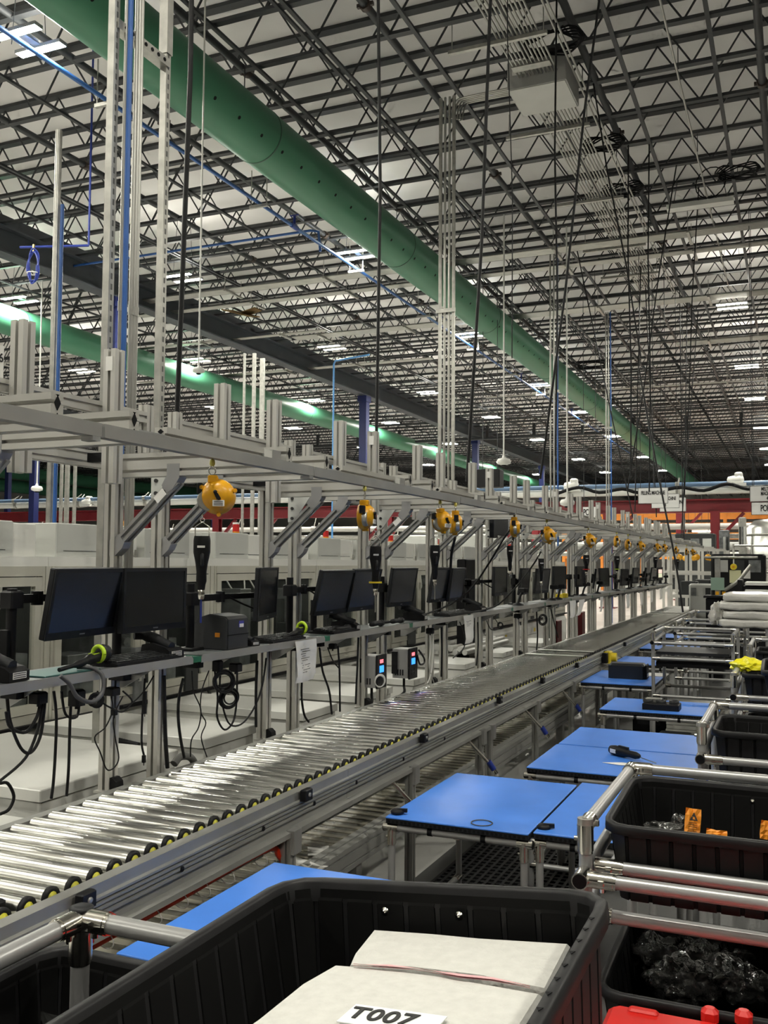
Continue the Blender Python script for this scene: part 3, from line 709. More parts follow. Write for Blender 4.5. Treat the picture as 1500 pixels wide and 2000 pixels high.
sbr = MB().box(-0.11, -0.028, -0.012, 0.012, 2.095, 2.13).mesh('stub_bracket', BLACK)
gus = MB().ext([(-0.027, 2.10), (0.13, 2.10), (0.02, 1.95), (0.005, 1.935), (-0.027, 1.935)], 'y', 0, 0.006).mesh('gusset_plate', WHITE2)
blt = MB().cyl((0, -0.006, 0), (0, 0, 0), 0.009, 8).mesh('bolt', mat('dark_bolt', (0.08, 0.08, 0.08), 0.35, 0.8))
fbm = MB().ext(tslot(0.045, 0.05, 1, 1, 0.011, 0.008), 'y', 0.48, 1.055).mesh('front_beam', ALU)
blk1 = MB().box(-0.022, 0.022, 1.058, 1.115, -0.018, 0.022).mesh('joint_block', WHITE)
blk2 = MB().box(-0.024, 0.024, 1.115, 1.175, -0.024, 0.026).mesh('joint_block', ALU2)
blk3 = MB().box(-0.02, 0.02, 0.335, 0.475, -0.02, 0.0).mesh('joint_link', ALU2)
core = MB(); 
for zz, s in ((0.022, 0.016), (-0.024, 0.016)): core.ext([(0, zz-s*1.25), (s*0.72, zz), (0, zz+s*1.25), (-s*0.72, zz)], 'x', 0.785, 0.787)
core.ext([(0.0, 0.038), (0.006, 0.044), (-0.006, 0.044)], 'x', 0.785, 0.787); core.ext([(0.0, -0.038), (0.006, -0.045), (-0.006, -0.045)], 'x', 0.785, 0.787)
core_m = core.mesh('end_hollows', BLACK)
core2 = MB()
for zz in (-0.011, 0.011): core2.ext([(-0.011, zz), (0, zz-0.008), (0.011, zz), (0, zz+0.008)], 'y', 0.478, 0.48)
core2_m = core2.mesh('end_hollows', BLACK)
lab_m = MB().box(-0.016, 0.016, -0.0015, 0, 0, 0.055).mesh('paper_label', PAPER)
def ob(nm, me, par, loc=(0, 0, 0), rot=None):
    o = bpy.data.objects.new(nm, me); COL.objects.link(o); o.parent = par; o.location = loc
    if rot: o.rotation_euler = rot
    return o
foot = MB().ext([(0.0, 0.80), (0.034, 0.80), (0.03, 0.835), (0.012, 0.85), (0.0, 0.85)], 'y', -0.022, 0.022).mesh('clamp_foot', DARK)
fplate = MB().box(-0.03, 0.09, -0.05, 0.05, 0.79, 0.80).mesh('mount_plate', ALU)
for k in range(-1, NFR-1):
    y = Y0+DY*k
    f = thing('workstation_frame', 'aluminium extrusion workstation frame with two braced arms over the conveyor, %s from the camera' % ORD[k+1], 'frame', (PXX, y, 0), group='aluminium workstation frames')
    for j, dy in enumerate((0, 0.31)):
        ob('post', post_m, f, (0, dy, 0))
        a = ob('arm', arm_m, f, (0.028, dy, 2.10)); 
        if k < 8: ob('end_hollows', core_m, a)
        b = ob('brace', brace_m, f, (0, dy, 0)); ob('brace_bracket', bk0, b); ob('brace_bracket', bk1, b)
        if j == 0 or True: 
            if k < 6 and j == 0: ob('clamp_foot', foot, f, (0.028, dy, 0.0))
    ob('mount_plate', fplate, f, (0, 0.0, 0))
    if k < 7 and k % 2 == 0:
        l = ob('paper_label', lab_m, f, (0.225, -0.0235, 1.955), (0, R(48), 0))
    g = ob('gusset_plate', gus, f, (0, 0.31-0.034, 0))
    for zz in (1.955, 2.01, 2.065): ob('bolt', blt, g, (0.0, 0, zz))
    ob('tie_beam', tie_m, f, (0, 0, 2.116))
    ub = ob('upper_beam', up_m, f, (0.09, 0, 2.305))
    ob('upper_upright', upend, f, (0.09, 0.28, 0)); ob('upper_upright', upend, f, (0.09, DY+0.08, 0))
    for dy in (0.54, 1.01):
        s = ob('stub_post', stub_m, f, (0.16, dy, 0)); ob('stub_bracket', sbr, s)
        if dy > 0.6 and k % 2: ob('paper_label', lab_m, s, (0.0, -0.0285, 2.44))
    fb = ob('front_beam', fbm, f, (PXX*-1-1.77, 0, 2.10)); ob('end_hollows', core2_m, fb)
    for m_ in (blk1, blk2): ob('joint_block', m_, fb)
    ob('joint_link', blk3, fb)
    if k > 4:
        MB().ext([(0.03, 2.16), (0.03, 2.30), (0.12, 2.24), (0.12, 2.16)], 'y', 1.05, 1.06).obj('grey_shield', CHAR, f)
# tool rail
rail_p = [(-1.735, 2.048), (-1.700, 2.048), (-1.700, 2.085), (-1.735, 2.085), (-1.735, 2.072), (-1.728, 2.072), (-1.728, 2.055), (-1.735, 2.055)]
ys = [1.2, 2.03, 3.25, 5.0, 6.15, 8.6, 11.0, 13.5, 16.0, 18.5, 20.4]
for i in range(len(ys)-1):
    t = thing('tool_rail', 'plain grey overhead tool rail length under the arm ends, %s from the camera' % ORD[i], 'rail', (-1.7175, ys[i], 0), group='overhead tool rail lengths')
    MB().ext([(p[0]+1.7175, p[1]) for p in rail_p], 'y', 0, ys[i+1]-ys[i]-0.012).obj('rail_channel', ALUD, t)
    MB().box(-0.02, 0.02, ys[i+1]-ys[i]-0.05, ys[i+1]-ys[i]-0.02, 2.035, 2.047).obj('rail_stop', ALU2, t)

# ------------------------------------------------------------------ instrument shelf
for k in range(-1, NFR-1):
    y = Y0+DY*k+0.31-0.01+0.02; L = DY-0.06
    t = thing('instrument_shelf', 'grey metal instrument shelf length above the conveyor, %s from the camera' % ORD[k+1], 'shelf', (-2.45, y, 0), group='instrument shelf lengths')
    lip = [(0, 1.284), (L, 1.284), (L, 1.306), (L-0.012, 1.318), (0.012, 1.318), (0, 1.306)]
    b = MB().ext(lip, 'x', 0.117, 0.12); b.obj('front_lip', mat('brushed_shelf_lip', (0.52, 0.51, 0.47), 0.34, 0.6, 0.10, 5), t)
    MB().box(-0.115, 0.117, 0, L, 1.305, 1.316).obj('shelf_board', mat('dark_shelf_board', (0.10, 0.11, 0.11), 0.5, 0, 0.1, 6), t)
    MB().box(0.05, 0.119, L, DY, 1.288, 1.312).obj('green_tape', GTAPE, t)
    MB().box(-0.1, 0.1, L+0.005, DY-0.005, 1.298, 1.309).obj('joint_board', TEAL, t)
    for dy in (0.32, 0.95): MB().ext([(-0.1, 1.305), (0.10, 1.305), (0.10, 1.295), (-0.07, 1.20), (-0.1, 1.20)], 'y', dy, dy+0.006).obj('shelf_bracket', ALU2, t)

# ------------------------------------------------------------------ white cabinets behind the line
CABX = -3.9; CW = 1.645; CY = 2.535
FRM = mat('cream_door_frame', (0.55, 0.54, 0.47), 0.42, 0.25, 0.05, 5)
MACH = mat('dark_machine_paint', (0.018, 0.021, 0.021), 0.5, 0, 0.3, 6)
MACHG = mat('grey_machine_metal', (0.20, 0.21, 0.215), 0.3, 0.5, 0.4, 9)
CABIN = mat('grey_cabinet_lining', (0.045, 0.048, 0.048), 0.6, 0, 0.2, 3)
NC = 9
for k in range(NC):
    y = CY+k*CW
    t = thing('glass_cabinet', 'white machine cabinet with glazed doors behind the workstations, %s from the camera' % ORD[k], 'cabinet', (CABX, y, 0), group='white glazed cabinets')
    b = MB(); b.box(-0.9, 0, 0.0, CW, 0.12, 0.36); b.box(-0.9, -0.88, 0, CW, 0.3, 1.68); b.box(-0.9, 0, 0, 0.012, 0.3, 1.68)
    b.obj('carcass', CABIN, t)
    MB().box(-0.9, 0.02, 0.0, CW-0.003, 1.68, 1.735).obj('top_ledge', WHITE, t)
    # base panel with switches
    MB().ext([(0.0, 0.30), (0.05, 0.34), (0.05, 0.70), (0.0, 0.80), (-0.1, 0.80), (-0.1, 0.30)], 'y', 0.02, CW-0.02).obj('base_panel', WHITE, t)
    MB().box(0.051, 0.053, 0.08, CW-0.6, 0.585, 0.59).obj('panel_seam', BLACK, t)
    e = MB().bbox(0.05, 0.075, 0.22, 0.30, 0.60, 0.68, 0.005).obj('switch_plate', YELL if k == 1 else WHITE2, t)
    MB().cyl((0.075, 0.26, 0.64), (0.10, 0.26, 0.64), 0.024, 12).obj('red_button', REDT, e)
    MB().box(0.051, 0.056, 0.42, 0.47, 0.63, 0.66).obj('red_plate', REDP, t)
    MB().box(0.051, 0.053, 0.9, 1.0, 0.62, 0.675).obj('warning_label', YELL, t)
    MB().box(-0.02, 0.06, 0.0, CW, 0.795, 0.815).obj('dark_sill', BLACK, t)
    # frames and two doors
    for yy in (0.0, CW-0.05):
        MB().ext(off(tslot(0.05, 0.05), 0.0, yy+0.025), 'z', 0.815, 1.68).obj('upright', FRM, t)
    MB().box(-0.03, 0.03, 0.05, CW-0.05, 1.625, 1.68).obj('head_rail', FRM, t); MB().box(-0.03, 0.03, 0.05, CW-0.05, 0.815, 0.865).obj('sill_rail', FRM, t)
    for j in range(2):
        y0 = 0.055+j*(CW-0.11)/2; y1 = y0+(CW-0.11)/2-0.006
        d = MB(); d.box(0.0, 0.035, y0, y0+0.05, 0.87, 1.62); d.box(0.0, 0.035, y1-0.05, y1, 0.87, 1.62); d.box(0.0, 0.035, y0+0.05, y1-0.05, 1.57, 1.62); d.box(0.0, 0.035, y0+0.05, y1-0.05, 0.87, 0.92)
        dd = d.obj('door', FRM, t)
        MB().box(0.014, 0.018, y0+0.05, y1-0.05, 0.92, 1.57).obj('pane', GLASS, dd)
        for zz in (1.42, 1.02): MB().bbox(0.035, 0.05, (y0 if j else y0)-0.012, y0+0.03, zz, zz+0.07, 0.003).obj('hinge', GALV, dd)
        hy = y1-0.03 if j == 0 else y0+0.3
        MB().tube([(0.035, y1-0.02, 0.95), (0.06, y1-0.02, 0.95), (0.06, y1-0.02, 1.10), (0.035, y1-0.02, 1.10)], 0.007, 6).obj('handle', WHITE, dd)
    # machinery seen through the glass
    rnd = random.Random(k)
    for q in range(9):
        yy = 0.12+rnd.random()*(CW-0.4); x0 = -0.7+rnd.random()*0.5; w = 0.06+rnd.random()*0.22; z0 = 0.82; h = 0.2+rnd.random()*0.5
        MB().bbox(x0, x0+0.1+rnd.random()*0.2, yy, yy+w, z0, z0+h, 0.004).obj('machine_module', rnd.choice([MACH, MACHG, MACH, MACHG]), t)
    for q in range(3):
        yy = 0.2+rnd.random()*(CW-0.4); zz = 0.95+rnd.random()*0.5
        MB().cyl((-0.6, yy, zz), (-0.2, yy+rnd.uniform(-.3, .3), zz+rnd.uniform(-.1, .1)), 0.02+rnd.random()*0.02, 8).obj('actuator_rod', MACHG, t)
    MB().box(-0.25, -0.15, 0.06, CW-0.06, 0.98, 1.02).obj('guide_beam', MACHG, t)
    MB().box(-0.12, -0.08, 0.1, CW-0.1, 1.655, 1.668).obj('added_glow_strip', mat('added_cabinet_glow', (1, 1, 1), 0.5, emit=(LAMP_COLOR, 1.5)), t)  # glowing strip added to brighten the dark cabinet interior
    b = MB()
    for q in range(4):
        yy = 0.3+q*0.35; b.tube(arcpts([(-0.3, yy, 1.6), (-0.22, yy+0.05, 1.45), (-0.2, yy+0.15, 1.42), (-0.25, yy+0.22, 1.6)], 4), 0.007, 5)
    b.obj('air_tubes', PAPER, t)
    # boxes on top
    bx = MB().bbox(-0.62, -0.02, 0.0+0.10, 0.10+0.46, 1.735, 1.932, 0.006).obj('top_hood', WHITE2, t); MB().box(-0.02, -0.018, 0.16, 0.50, 1.768, 1.771).obj('hood_seam', BLACK, bx)
    bx = MB().bbox(-0.5, -0.03, 0.57, 0.85, 1.735, 1.925, 0.006).obj('top_hood', WHITE, t); MB().box(-0.03, -0.028, 0.575, 0.78, 1.765, 1.768).obj('hood_seam', BLACK, bx)
    ls = MB().box(-0.03, -0.015, 0.80, 0.825, 1.745, 1.92).obj('latch_strip', WHITE, t); MB().lathe([(0.008, 0), (0.012, 0.02), (0.008, 0.05)], (-0.008, 0.812, 1.735), (0, 0, 1), 10).obj('latch', GALV, ls)
    bx = MB().bbox(-0.6, -0.02, 0.92, 1.42, 1.735, 1.928, 0.006).obj('top_hood', WHITE2, t); MB().box(-0.02, -0.018, 0.97, 1.36, 1.768, 1.771).obj('hood_seam', BLACK, bx)
    MB().bbox(-0.45, -0.05, 1.43, 1.62, 1.735, 1.92, 0.006).obj('top_hood', WHITE, t)
    # beacon
    l = MB().cyl((-0.35, 0.9, 1.92), (-0.35, 0.9, 1.96), 0.028, 12).obj('beacon_base', mat('amber_beacon', (0.75, 0.30, 0.02), 0.3), t)
    MB().cyl((-0.35, 0.9, 1.96), (-0.35, 0.9, 2.02), 0.028, 12).obj('beacon_red', mat('red_beacon', (0.5, 0.02, 0.02), 0.3), t); MB().cyl((-0.35, 0.9, 2.02), (-0.35, 0.9, 2.035), 0.029, 12).obj('beacon_cap', WHITE, t)
# white floor cabinets between the frames and the cabinets
bxs = [(2.30, 2.86, 0.72), (2.95, 3.84, 0.81), (4.08, 4.56, 0.82), (5.136, 5.576, 0.80), (5.95, 6.5, 0.80), (6.95, 7.6, 0.80), (8.2, 8.75, 0.80), (9.4, 10.0, 0.8), (11.0, 11.7, 0.78)]
for k, (a, b_, h) in enumerate(bxs):
    t = thing('floor_cabinet', 'low white metal cabinet on the floor behind the conveyor, %s from the camera' % ORD[k], 'cabinet', (-2.75, a, 0), group='low white floor cabinets')
    L = b_-a
    MB().bbox(-1.05, 0, 0, L, 0.0, h-0.05, 0.004).obj('cabinet_body', WHITE, t); MB().bbox(-1.06, 0.012, -0.012, L+0.012, h-0.047, h, 0.004).obj('cabinet_lid', WHITE, t)
    l = MB().box(0.0, 0.002, 0.06, 0.17, h-0.17, h-0.11).obj('warning_label', YELL, t); MB().ext([(0.075, h-0.16), (0.10, h-0.16), (0.0875, h-0.12)], 'x', 0.002, 0.003).obj('warning_triangle', INK, l)
    MB().box(0.002, 0.003, 0.115, 0.16, h-0.15, h-0.13).obj('warning_text', REDT, l)
    for yy in (0.03, L-0.06): MB().cyl((-0.03, yy, h-0.22), (0.02, yy, h-0.22), 0.012, 8).obj('hinge_pin', CHROME, t)
bxs2 = [(3.5, 4.0, 0.66), (4.7, 5.2, 0.70), (5.7, 6.2, 0.70), (6.4, 7.0, 0.70), (7.7, 8.3, .7)]
for k, (a, b_, h) in enumerate(bxs2):
    t = thing('floor_cabinet', 'low white cabinet set back against the glazed cabinets, %s from the camera' % ORD[k], 'cabinet', (-3.3, a, 0), group='set back low white cabinets')
    L = b_-a; MB().bbox(-0.5, 0, 0, L, 0.0, h, 0.004).obj('cabinet_body', WHITE, t)
    for yy in (0.12, L-0.12): MB().lathe([(0.05, 0), (0.05, 0.012), (0.03, 0.014)], (0.0, yy, h-0.14), (1, 0, 0), 14).obj('fan_grille', DARK, t)
# ------------------------------------------------------------------ tool balancers on the rail
def balancer(k, px, py, a, r=0.056, lab=''):
    c = W(px, py, x=-1.715)
    t = thing('tool_balancer', lab, 'balancer', c, a, group='yellow tool balancers')
    s = r/0.056
    prof = [(0.0, -0.036), (0.012, -0.036), (0.034, -0.034), (0.047, -0.018), (0.054, -0.004), (0.056, 0.004), (0.056, 0.020), (0.050, 0.026), (0.0, 0.028)]
    MB().lathe([(p[0]*s, p[1]*s) for p in prof], (0, 0, 0), (0, 1, 0), 28).obj('housing', YEL, t)
    for ang in (20, 95, 150, 275):
        p = Vector((math.cos(R(ang)), 0, math.sin(R(ang))))*0.057*s
        MB().cyl(p+Vector((0, -0.012*s, 0)), p+Vector((0, 0.014*s, 0)), 0.007*s, 8).obj('lug', YEL, t)
    MB().bbox(-0.03*s, 0.0, -0.018*s, 0.02*s, 0.045*s, 0.066*s, 0.003).obj('suspension_block', YEL, t)
    lv = MB().lathe([(0.006*s, 0), (0.006*s, 0.01*s), (0.0, 0.011*s)], (-0.004*s, -0.037*s, 0.012*s), (0, -1, 0), 10); lv.ext([(-0.004*s-0.006*s, 0.012*s), (0.004*s, 0.008*s), (0.014*s, -0.008*s), (0.008*s, -0.014*s), (0.0, -0.010*s)], 'y', -0.044*s, -0.036*s)
    lv.obj('hub_lever', DARK, t)
    pl = MB().box(-0.012*s, 0.024*s, -0.040*s, -0.034*s, -0.032*s, -0.013*s).obj('name_plate', PAPER, t)
    for q in range(3): MB().box(-0.008*s, 0.02*s, -0.0408*s, -0.04*s, (-0.029+q*0.005)*s, (-0.027+q*0.005)*s).obj('print_line', INK, pl)
    MB().bbox(-0.064*s, -0.046*s, -0.012*s, 0.012*s, 0.01*s, 0.042*s, 0.003).obj('cable_stop', DARK, t)
    MB().lathe([(0.030*s, 0), (0.034*s, 0.01*s), (0.030*s, 0.02*s)], (-0.03*s, -0.018*s, -0.012*s), (0, 1, 0), 14).obj('cable_drum', GALV, t)
    # shackle and hook to the rail
    top = 2.05-c.z
    MB().tube([(-0.018*s, 0, 0.06*s), (-0.028*s, 0, 0.075*s), (-0.028*s, 0, top-0.035), (-0.018*s, 0, top-0.02), (-0.008*s, 0, top-0.035), (-0.008*s, 0, 0.075*s), (-0.018*s, 0, 0.06*s)], 0.0028, 6).obj('carabiner', CHROME, t)
    MB().lathe([(0.006, 0), (0.009, 0.006), (0.008, 0.018), (0.004, 0.022)], (-0.018*s, 0, top-0.024), (0, 0, 1), 8).obj('yellow_clip', mat('pale_yellow_clip', (0.75, 0.68, 0.15), 0.4), t)
    ch = MB(); z = -0.01*s
    ch.lathe([(0.004, 0), (0.007, 0.008), (0.006, 0.028), (0.003, 0.03)], (-0.045*s, -0.01, -0.03*s), (0.1, 0, 1), 8)
    ch.obj('cable_ferrule', DARK, t)
    return t, c
bal = [(425, 970, .50, 'big yellow tool balancer nearest the camera, its round face turned to view'), (714, 1008, 1.75, 'yellow tool balancer second along the rail, seen half edge on with a carabiner'), (865, 1018, .95, 'yellow tool balancer third along the rail, left of a touching pair'), (889, 1022, 2.0, 'yellow tool balancer fourth along the rail, edge on right of a touching pair'), (1005, 1030, 1.75, 'yellow tool balancer fifth along the rail, seen nearly edge on'), (1072, 1046, .75, 'yellow tool balancer sixth along the rail, showing its white plate'), (1153, 1056, .6, 'yellow tool balancer seventh along the rail, small and face on'), (1204, 1058, 1.9, 'tiny yellow tool balancer eighth along the rail'), (1226, 1064, 1.95, 'tiny yellow tool balancer ninth along the rail, edge on'), (1253, 1067, .7, 'tiny yellow tool balancer tenth along the rail'), (1285, 1070, .8, 'tiny yellow tool balancer eleventh along the rail, left of a pair'), (1299, 1071, 1.2, 'tiny yellow tool balancer twelfth along the rail, right of a pair'), (1321, 1075, 1.5, 'tiny yellow tool balancer thirteenth along the rail'), (1341, 1078, 1.6, 'tiny yellow tool balancer fourteenth along the rail'), (1354, 1079, .7, 'tiny yellow tool balancer last along the rail')]
for k, (px, py, a, lab) in enumerate(bal): balancer(k, px, py, a, 0.058 if k < 7 else 0.052, lab)

# ------------------------------------------------------------------ hanging screwdrivers
def driver(k, px, py0, py1, lab, slim=False, tagcol=None, hang=None):
    p0 = W(px, py0, x=-1.74); p1 = W(px+ (0 if k else -2), py1, x=-1.74)
    t = thing('power_screwdriver', lab, 'screwdriver', p1, 0.5, group='hanging power screwdrivers')
    L = p0.z-p1.z
    w = 0.020 if slim else 0.027
    secs = [(0.0, w*0.42, w*0.42), (0.10, w*0.5, w*0.5), (0.16, w*0.62, w*0.6), (0.34, w*0.60, w*0.62), (0.5, w*0.74, w*0.9), (0.7, w, w*1.0), (0.92, w*1.0, w*1.0), (1.0, w*0.92, w*0.9)]
    b = MB(); n = 12; vs = []
    for (h, a, c) in secs:
        for i in range(n):
            th = 2*math.pi*i/n; ca, sa = math.cos(th), math.sin(th)
            q = lambda v: math.copysign(abs(v)**0.6, v)
            vs.append((q(ca)*a, q(sa)*c, h*L))
    fs = [(s*n+i, s*n+(i+1) % n, (s+1)*n+(i+1) % n, (s+1)*n+i) for s in range(len(secs)-1) for i in range(n)]
    b.add(vs, fs, True); b.add(vs[:n], [tuple(range(n))]); b.add(vs[-n:], [tuple(range(n))])
    b.obj('body', DARK, t)
    MB().box(-0.012, 0.012, -w-0.002, -w+0.004, L*0.78, L*0.82).obj('white_label', PAPER, t)
    MB().tube([(0.004, -w*0.85, L*0.46), (0.004, -w*1.08, L*0.5), (0.004, -w*1.12, L*0.62), (0.004, -w*0.9, L*0.66)], 0.006, 6).obj('trigger_lever', CHAR, t)
    MB().lathe([(0.009, 0), (0.011, 0.01), (0.011, 0.03), (0.008, 0.034)], (0, 0, -0.03), (0, 0, 1), 10).obj('chuck', CHROME, t)
    MB().cyl((0, 0, -0.105), (0, 0, -0.03), 0.0035, 6).obj('driver_bit', BLUEHOSE if k == 0 else CHROME, t)
    if tagcol: MB().box(-w-0.001, w+0.001, -w*0.7, w*0.7, L*0.13, L*0.17).obj('colour_band', tagcol, t)
    hz = (hang or 1.86)-p1.z
    MB().tube([(-0.022, 0, L*0.93), (-0.022, 0, L+0.03), (0, 0, L+0.045), (0.022, 0, L+0.03), (0.022, 0, L*0.93)], 0.0022, 5).obj('hanger_loop', CHROME, t)
    c = MB(); z = L+0.045; i = 0
    while z < hz and i < 14:
        c.torus((0, 0, z+0.007), (1, 0, 0) if i % 2 else (0, 1, 0), 0.007, 0.0018, 8, 4); z += 0.0115; i += 1
    c.obj('chain', CHROME, t)
drv = [(395, 1047, 1152, 'black power screwdriver hanging nearest the camera on a chain', False, None), (733, 1067, 1150, 'black power screwdriver hanging second along, with a yellow band', False, YELL), (849, 1065, 1132, 'black power screwdriver hanging third along beside tilted monitors', False, None), (996, 1066, 1116, 'slim black power screwdriver hanging fourth along with a curved lead', True, None), (1057, 1091, 1136, 'slim black power screwdriver hanging fifth along with a long bit', True, None), (1145, 1084, 1117, 'black power screwdriver hanging sixth along with a red band', False, REDT), (1205, 1086, 1116, 'small black power screwdriver hanging seventh along with a lime band', False, LIME), (1280, 1088, 1110, 'tiny black power screwdriver hanging eighth along', False, None), (1323, 1092, 1112, 'tiny black power screwdriver hanging ninth along', False, None)]
for k, (px, a, b_, lab, sl, tc) in enumerate(drv): driver(k, px, a, b_, lab, sl, tc)

# ------------------------------------------------------------------ monitors
MW, MH = 0.43, 0.258
def monitor_proto():
    t = thing('monitor', 'm', 'monitor', (0, 0, 0), group='black monitors over the shelf')
    b = MB(); b.bbox(-MW/2, MW/2, -MH/2, MH/2, -0.022, 0.0, 0.004); b.xf(Matrix(((0, 0, 1, 0), (1, 0, 0, 0), (0, 1, 0, 0), (0, 0, 0, 1))))
    b.obj('case', CHAR, t)
    f = MB(); e = 0.014
    f.box(0.0, 0.004, -MW/2, -MW/2+e, -MH/2, MH/2); f.box(0.0, 0.004, MW/2-e, MW/2, -MH/2, MH/2); f.box(0.0, 0.004, -MW/2+e, MW/2-e, MH/2-e, MH/2); f.box(0.0, 0.004, -MW/2+e, MW/2-e, -MH/2, -MH/2+0.026)
    f.obj('bezel', CHAR, t)
    MB().box(0.0, 0.0015, -MW/2+e, MW/2-e, -MH/2+0.026, MH/2-e).obj('screen', SCREEN, t)
    MB().box(0.004, 0.0045, -0.016, 0.016, -MH/2+0.010, -MH/2+0.015).obj('badge', mat('grey_badge', (0.25, 0.25, 0.25), 0.4), t)
    MB().bbox(-0.05, -0.022, -0.06, 0.06, -0.06, 0.06, 0.008).obj('rear_mount', DARK, t)
    return t
mp = monitor_proto(); first_m = True
mons = [(-2.427, 2.816, -0.161, 0.103, -0.167), (-2.429, 3.237, -0.162, 0.02, -0.015), (-2.425, 4.145, -0.163, 0.315, -0.039), (-2.424, 4.90, -0.178, 0.0, -0.232), (-2.425, 5.313, -0.174, 0.038, -0.215), (-2.425, 5.937, -0.17, -0.004, -0.157), (-2.424, 6.686, -0.17, 0.027, -0.17), (-2.422, 7.045, -0.174, 0.088, -0.143), (-2.423, 8.242, -0.167, 0.023, -0.011), (-2.423, 9.079, -0.183, 0.063, -0.102), (-2.421, 9.777, -0.189, -0.076, -0.117), (-2.423, 10.586, -0.167, -0.09, -0.016), (-2.47, 12.0, -0.17, -0.1, 0.0), (-2.40, 12.5, -0.203, 0.2, -0.137), (-2.422, 13.3, -0.195, -0.101, 0.049), (-2.421, 15.024, -0.216, -0.085, -0.048), (-2.42, 16.1, -0.2, -0.05, -0.1), (-2.42, 17.2, -0.2, 0.1, -0.2), (-2.42, 18.3, -0.2, -0.1, -0.15), (-2.42, 19.2, -0.2, -0.1, 0.0)]
mlab = ['black monitor nearest the camera, tipped forward on a jointed arm', 'black monitor second along the shelf, hung upright beside the tipped one', 'black monitor turned almost edge on to the right of the label printer', 'tipped black monitor, left one of the pair behind the lime grip tool', 'tipped black monitor, right one of the pair behind the lime grip tool']
MONP = []
for k, (x, y, z, yaw, pit) in enumerate(mons):
    lab = mlab[k] if k < 5 else 'black monitor over the instrument shelf, %s from the camera' % ORD[k]
    if first_m: o = mp; first_m = False; o.location = (x, y, z+CAM_Z); o['label'] = lab
    else: o = dup(mp, (x, y, z+CAM_Z), lab)
    o.rotation_euler = (0, -pit, yaw); MONP.append((x, y, z+CAM_Z))
o = [c for c in COL.objects if c.name.startswith('monitor') and c.get('label', '').endswith(ORD[19]+' from the camera')]
if o:
    for i, (cc, z0) in enumerate((((0.55, 0.40, 0.33), 0.03), ((0.42, 0.42, 0.28), -0.05))):
        MB().box(0.002, 0.003, -0.15, 0.15, z0-0.02, z0+0.055).obj('screen_picture', mat('screen_picture_%d' % i, cc, 0.4, emit=((*cc, 1), 0.8)), o[0])

# ------------------------------------------------------------------ monitor arms on poles
def mon_arm(k, px, ptop, mons_, lab, back=-2.50, arms=True):
    p = W(px, 1250, x=back); zt = W(px, ptop, x=back).z
    t = thing('monitor_stand', lab, 'monitor arm', (back, p.y, 1.316), group='monitor arms on poles')
    MB().cyl((0, 0, 0), (0, 0, zt-1.316), 0.0185, 12).obj('pole', DARK, t)
    MB().bbox(-0.045, 0.045, -0.05, 0.05, 0, 0.014, 0.004).obj('clamp_base', DARK, t); MB().bbox(-0.02, 0.06, -0.025, 0.025, -0.075, -0.03, 0.004).obj('desk_clamp', DARK, t)
    for (mi, hz) in mons_:
        mx, my, mz = MONP[mi]; h = mz+hz-1.316
        e = Vector((mx-0.06-back, my-p.y, h)); m_ = Vector((e.x*0.3-0.03, e.y*0.5, h))
        MB().bbox(-0.03, 0.03, -0.03, 0.03, h-0.03, h+0.03, 0.006).obj('collar', DARK, t)
        MB().bar((0, 0, h), m_, 0.028, 0.03).obj('arm_link', DARK, t); MB().cyl(m_-Vector((0, 0, 0.025)), m_+Vector((0, 0, 0.025)), 0.022, 10).obj('elbow', DARK, t)
        MB().bar(m_, e, 0.024, 0.026).obj('arm_link', DARK, t); MB().cyl(e-Vector((0, 0, 0.022)), e+Vector((0, 0, 0.022)), 0.02, 10).obj('wrist', DARK, t)
        b = MB().tube(arcpts([m_+Vector((0, 0, .02)), m_.lerp(e, 0.5)+Vector((0.02, 0, -0.04)), e+Vector((0.02, 0.05, -0.09))], 4), 0.005, 5); b.obj('monitor_lead', RUBBER, t)
    return t
a1 = mon_arm(0, 21, 1150, [(0, 0.02)], 'black monitor arm on a pole at the left edge with a green lamp')
MB().cyl((0.01, -0.025, 0.145), (0.012, -0.03, 0.145), 0.006, 10).obj('green_lamp', LEDG, a1); MB().bbox(-0.02, 0.02, -0.035, -0.018, 0.02, 0.16, 0.003).obj('power_brick', BLACK, a1)
mon_arm(1, 228, 1160, [(1, -0.03)], 'black pole stand between the two nearest monitors')
mon_arm(2, 371, 1140, [(2, -0.01)], 'black monitor arm on a pole behind the label printer')
mon_arm(3, 565, 1128, [(3, 0.02)], 'tall black monitor arm pole left of the tipped pair')
mon_arm(4, 612, 1172, [], 'short black pole stand under the tipped pair of monitors')
mon_arm(5, 745, 1126, [(5, 0.0)], 'black monitor arm pole right of the tipped pair')
mon_arm(6, 857, 1170, [(6, 0.0)], 'black monitor arm pole behind the seventh monitor')
mon_arm(7, 912, 1135, [(7, 0.0), (8, 0.0)], 'black double monitor arm bridging to the ninth monitor')
for q, (px, mi) in enumerate(((1003, 9), (1066, 10), (1112, 11), (1128, 12), (1202, 14), (1233, 15), (1262, 16), (1290, 17))):
    mon_arm(8+q, px, 1122, [(mi, 0)], 'black monitor arm pole in the distance, %s beyond the double arm' % ORD[q])

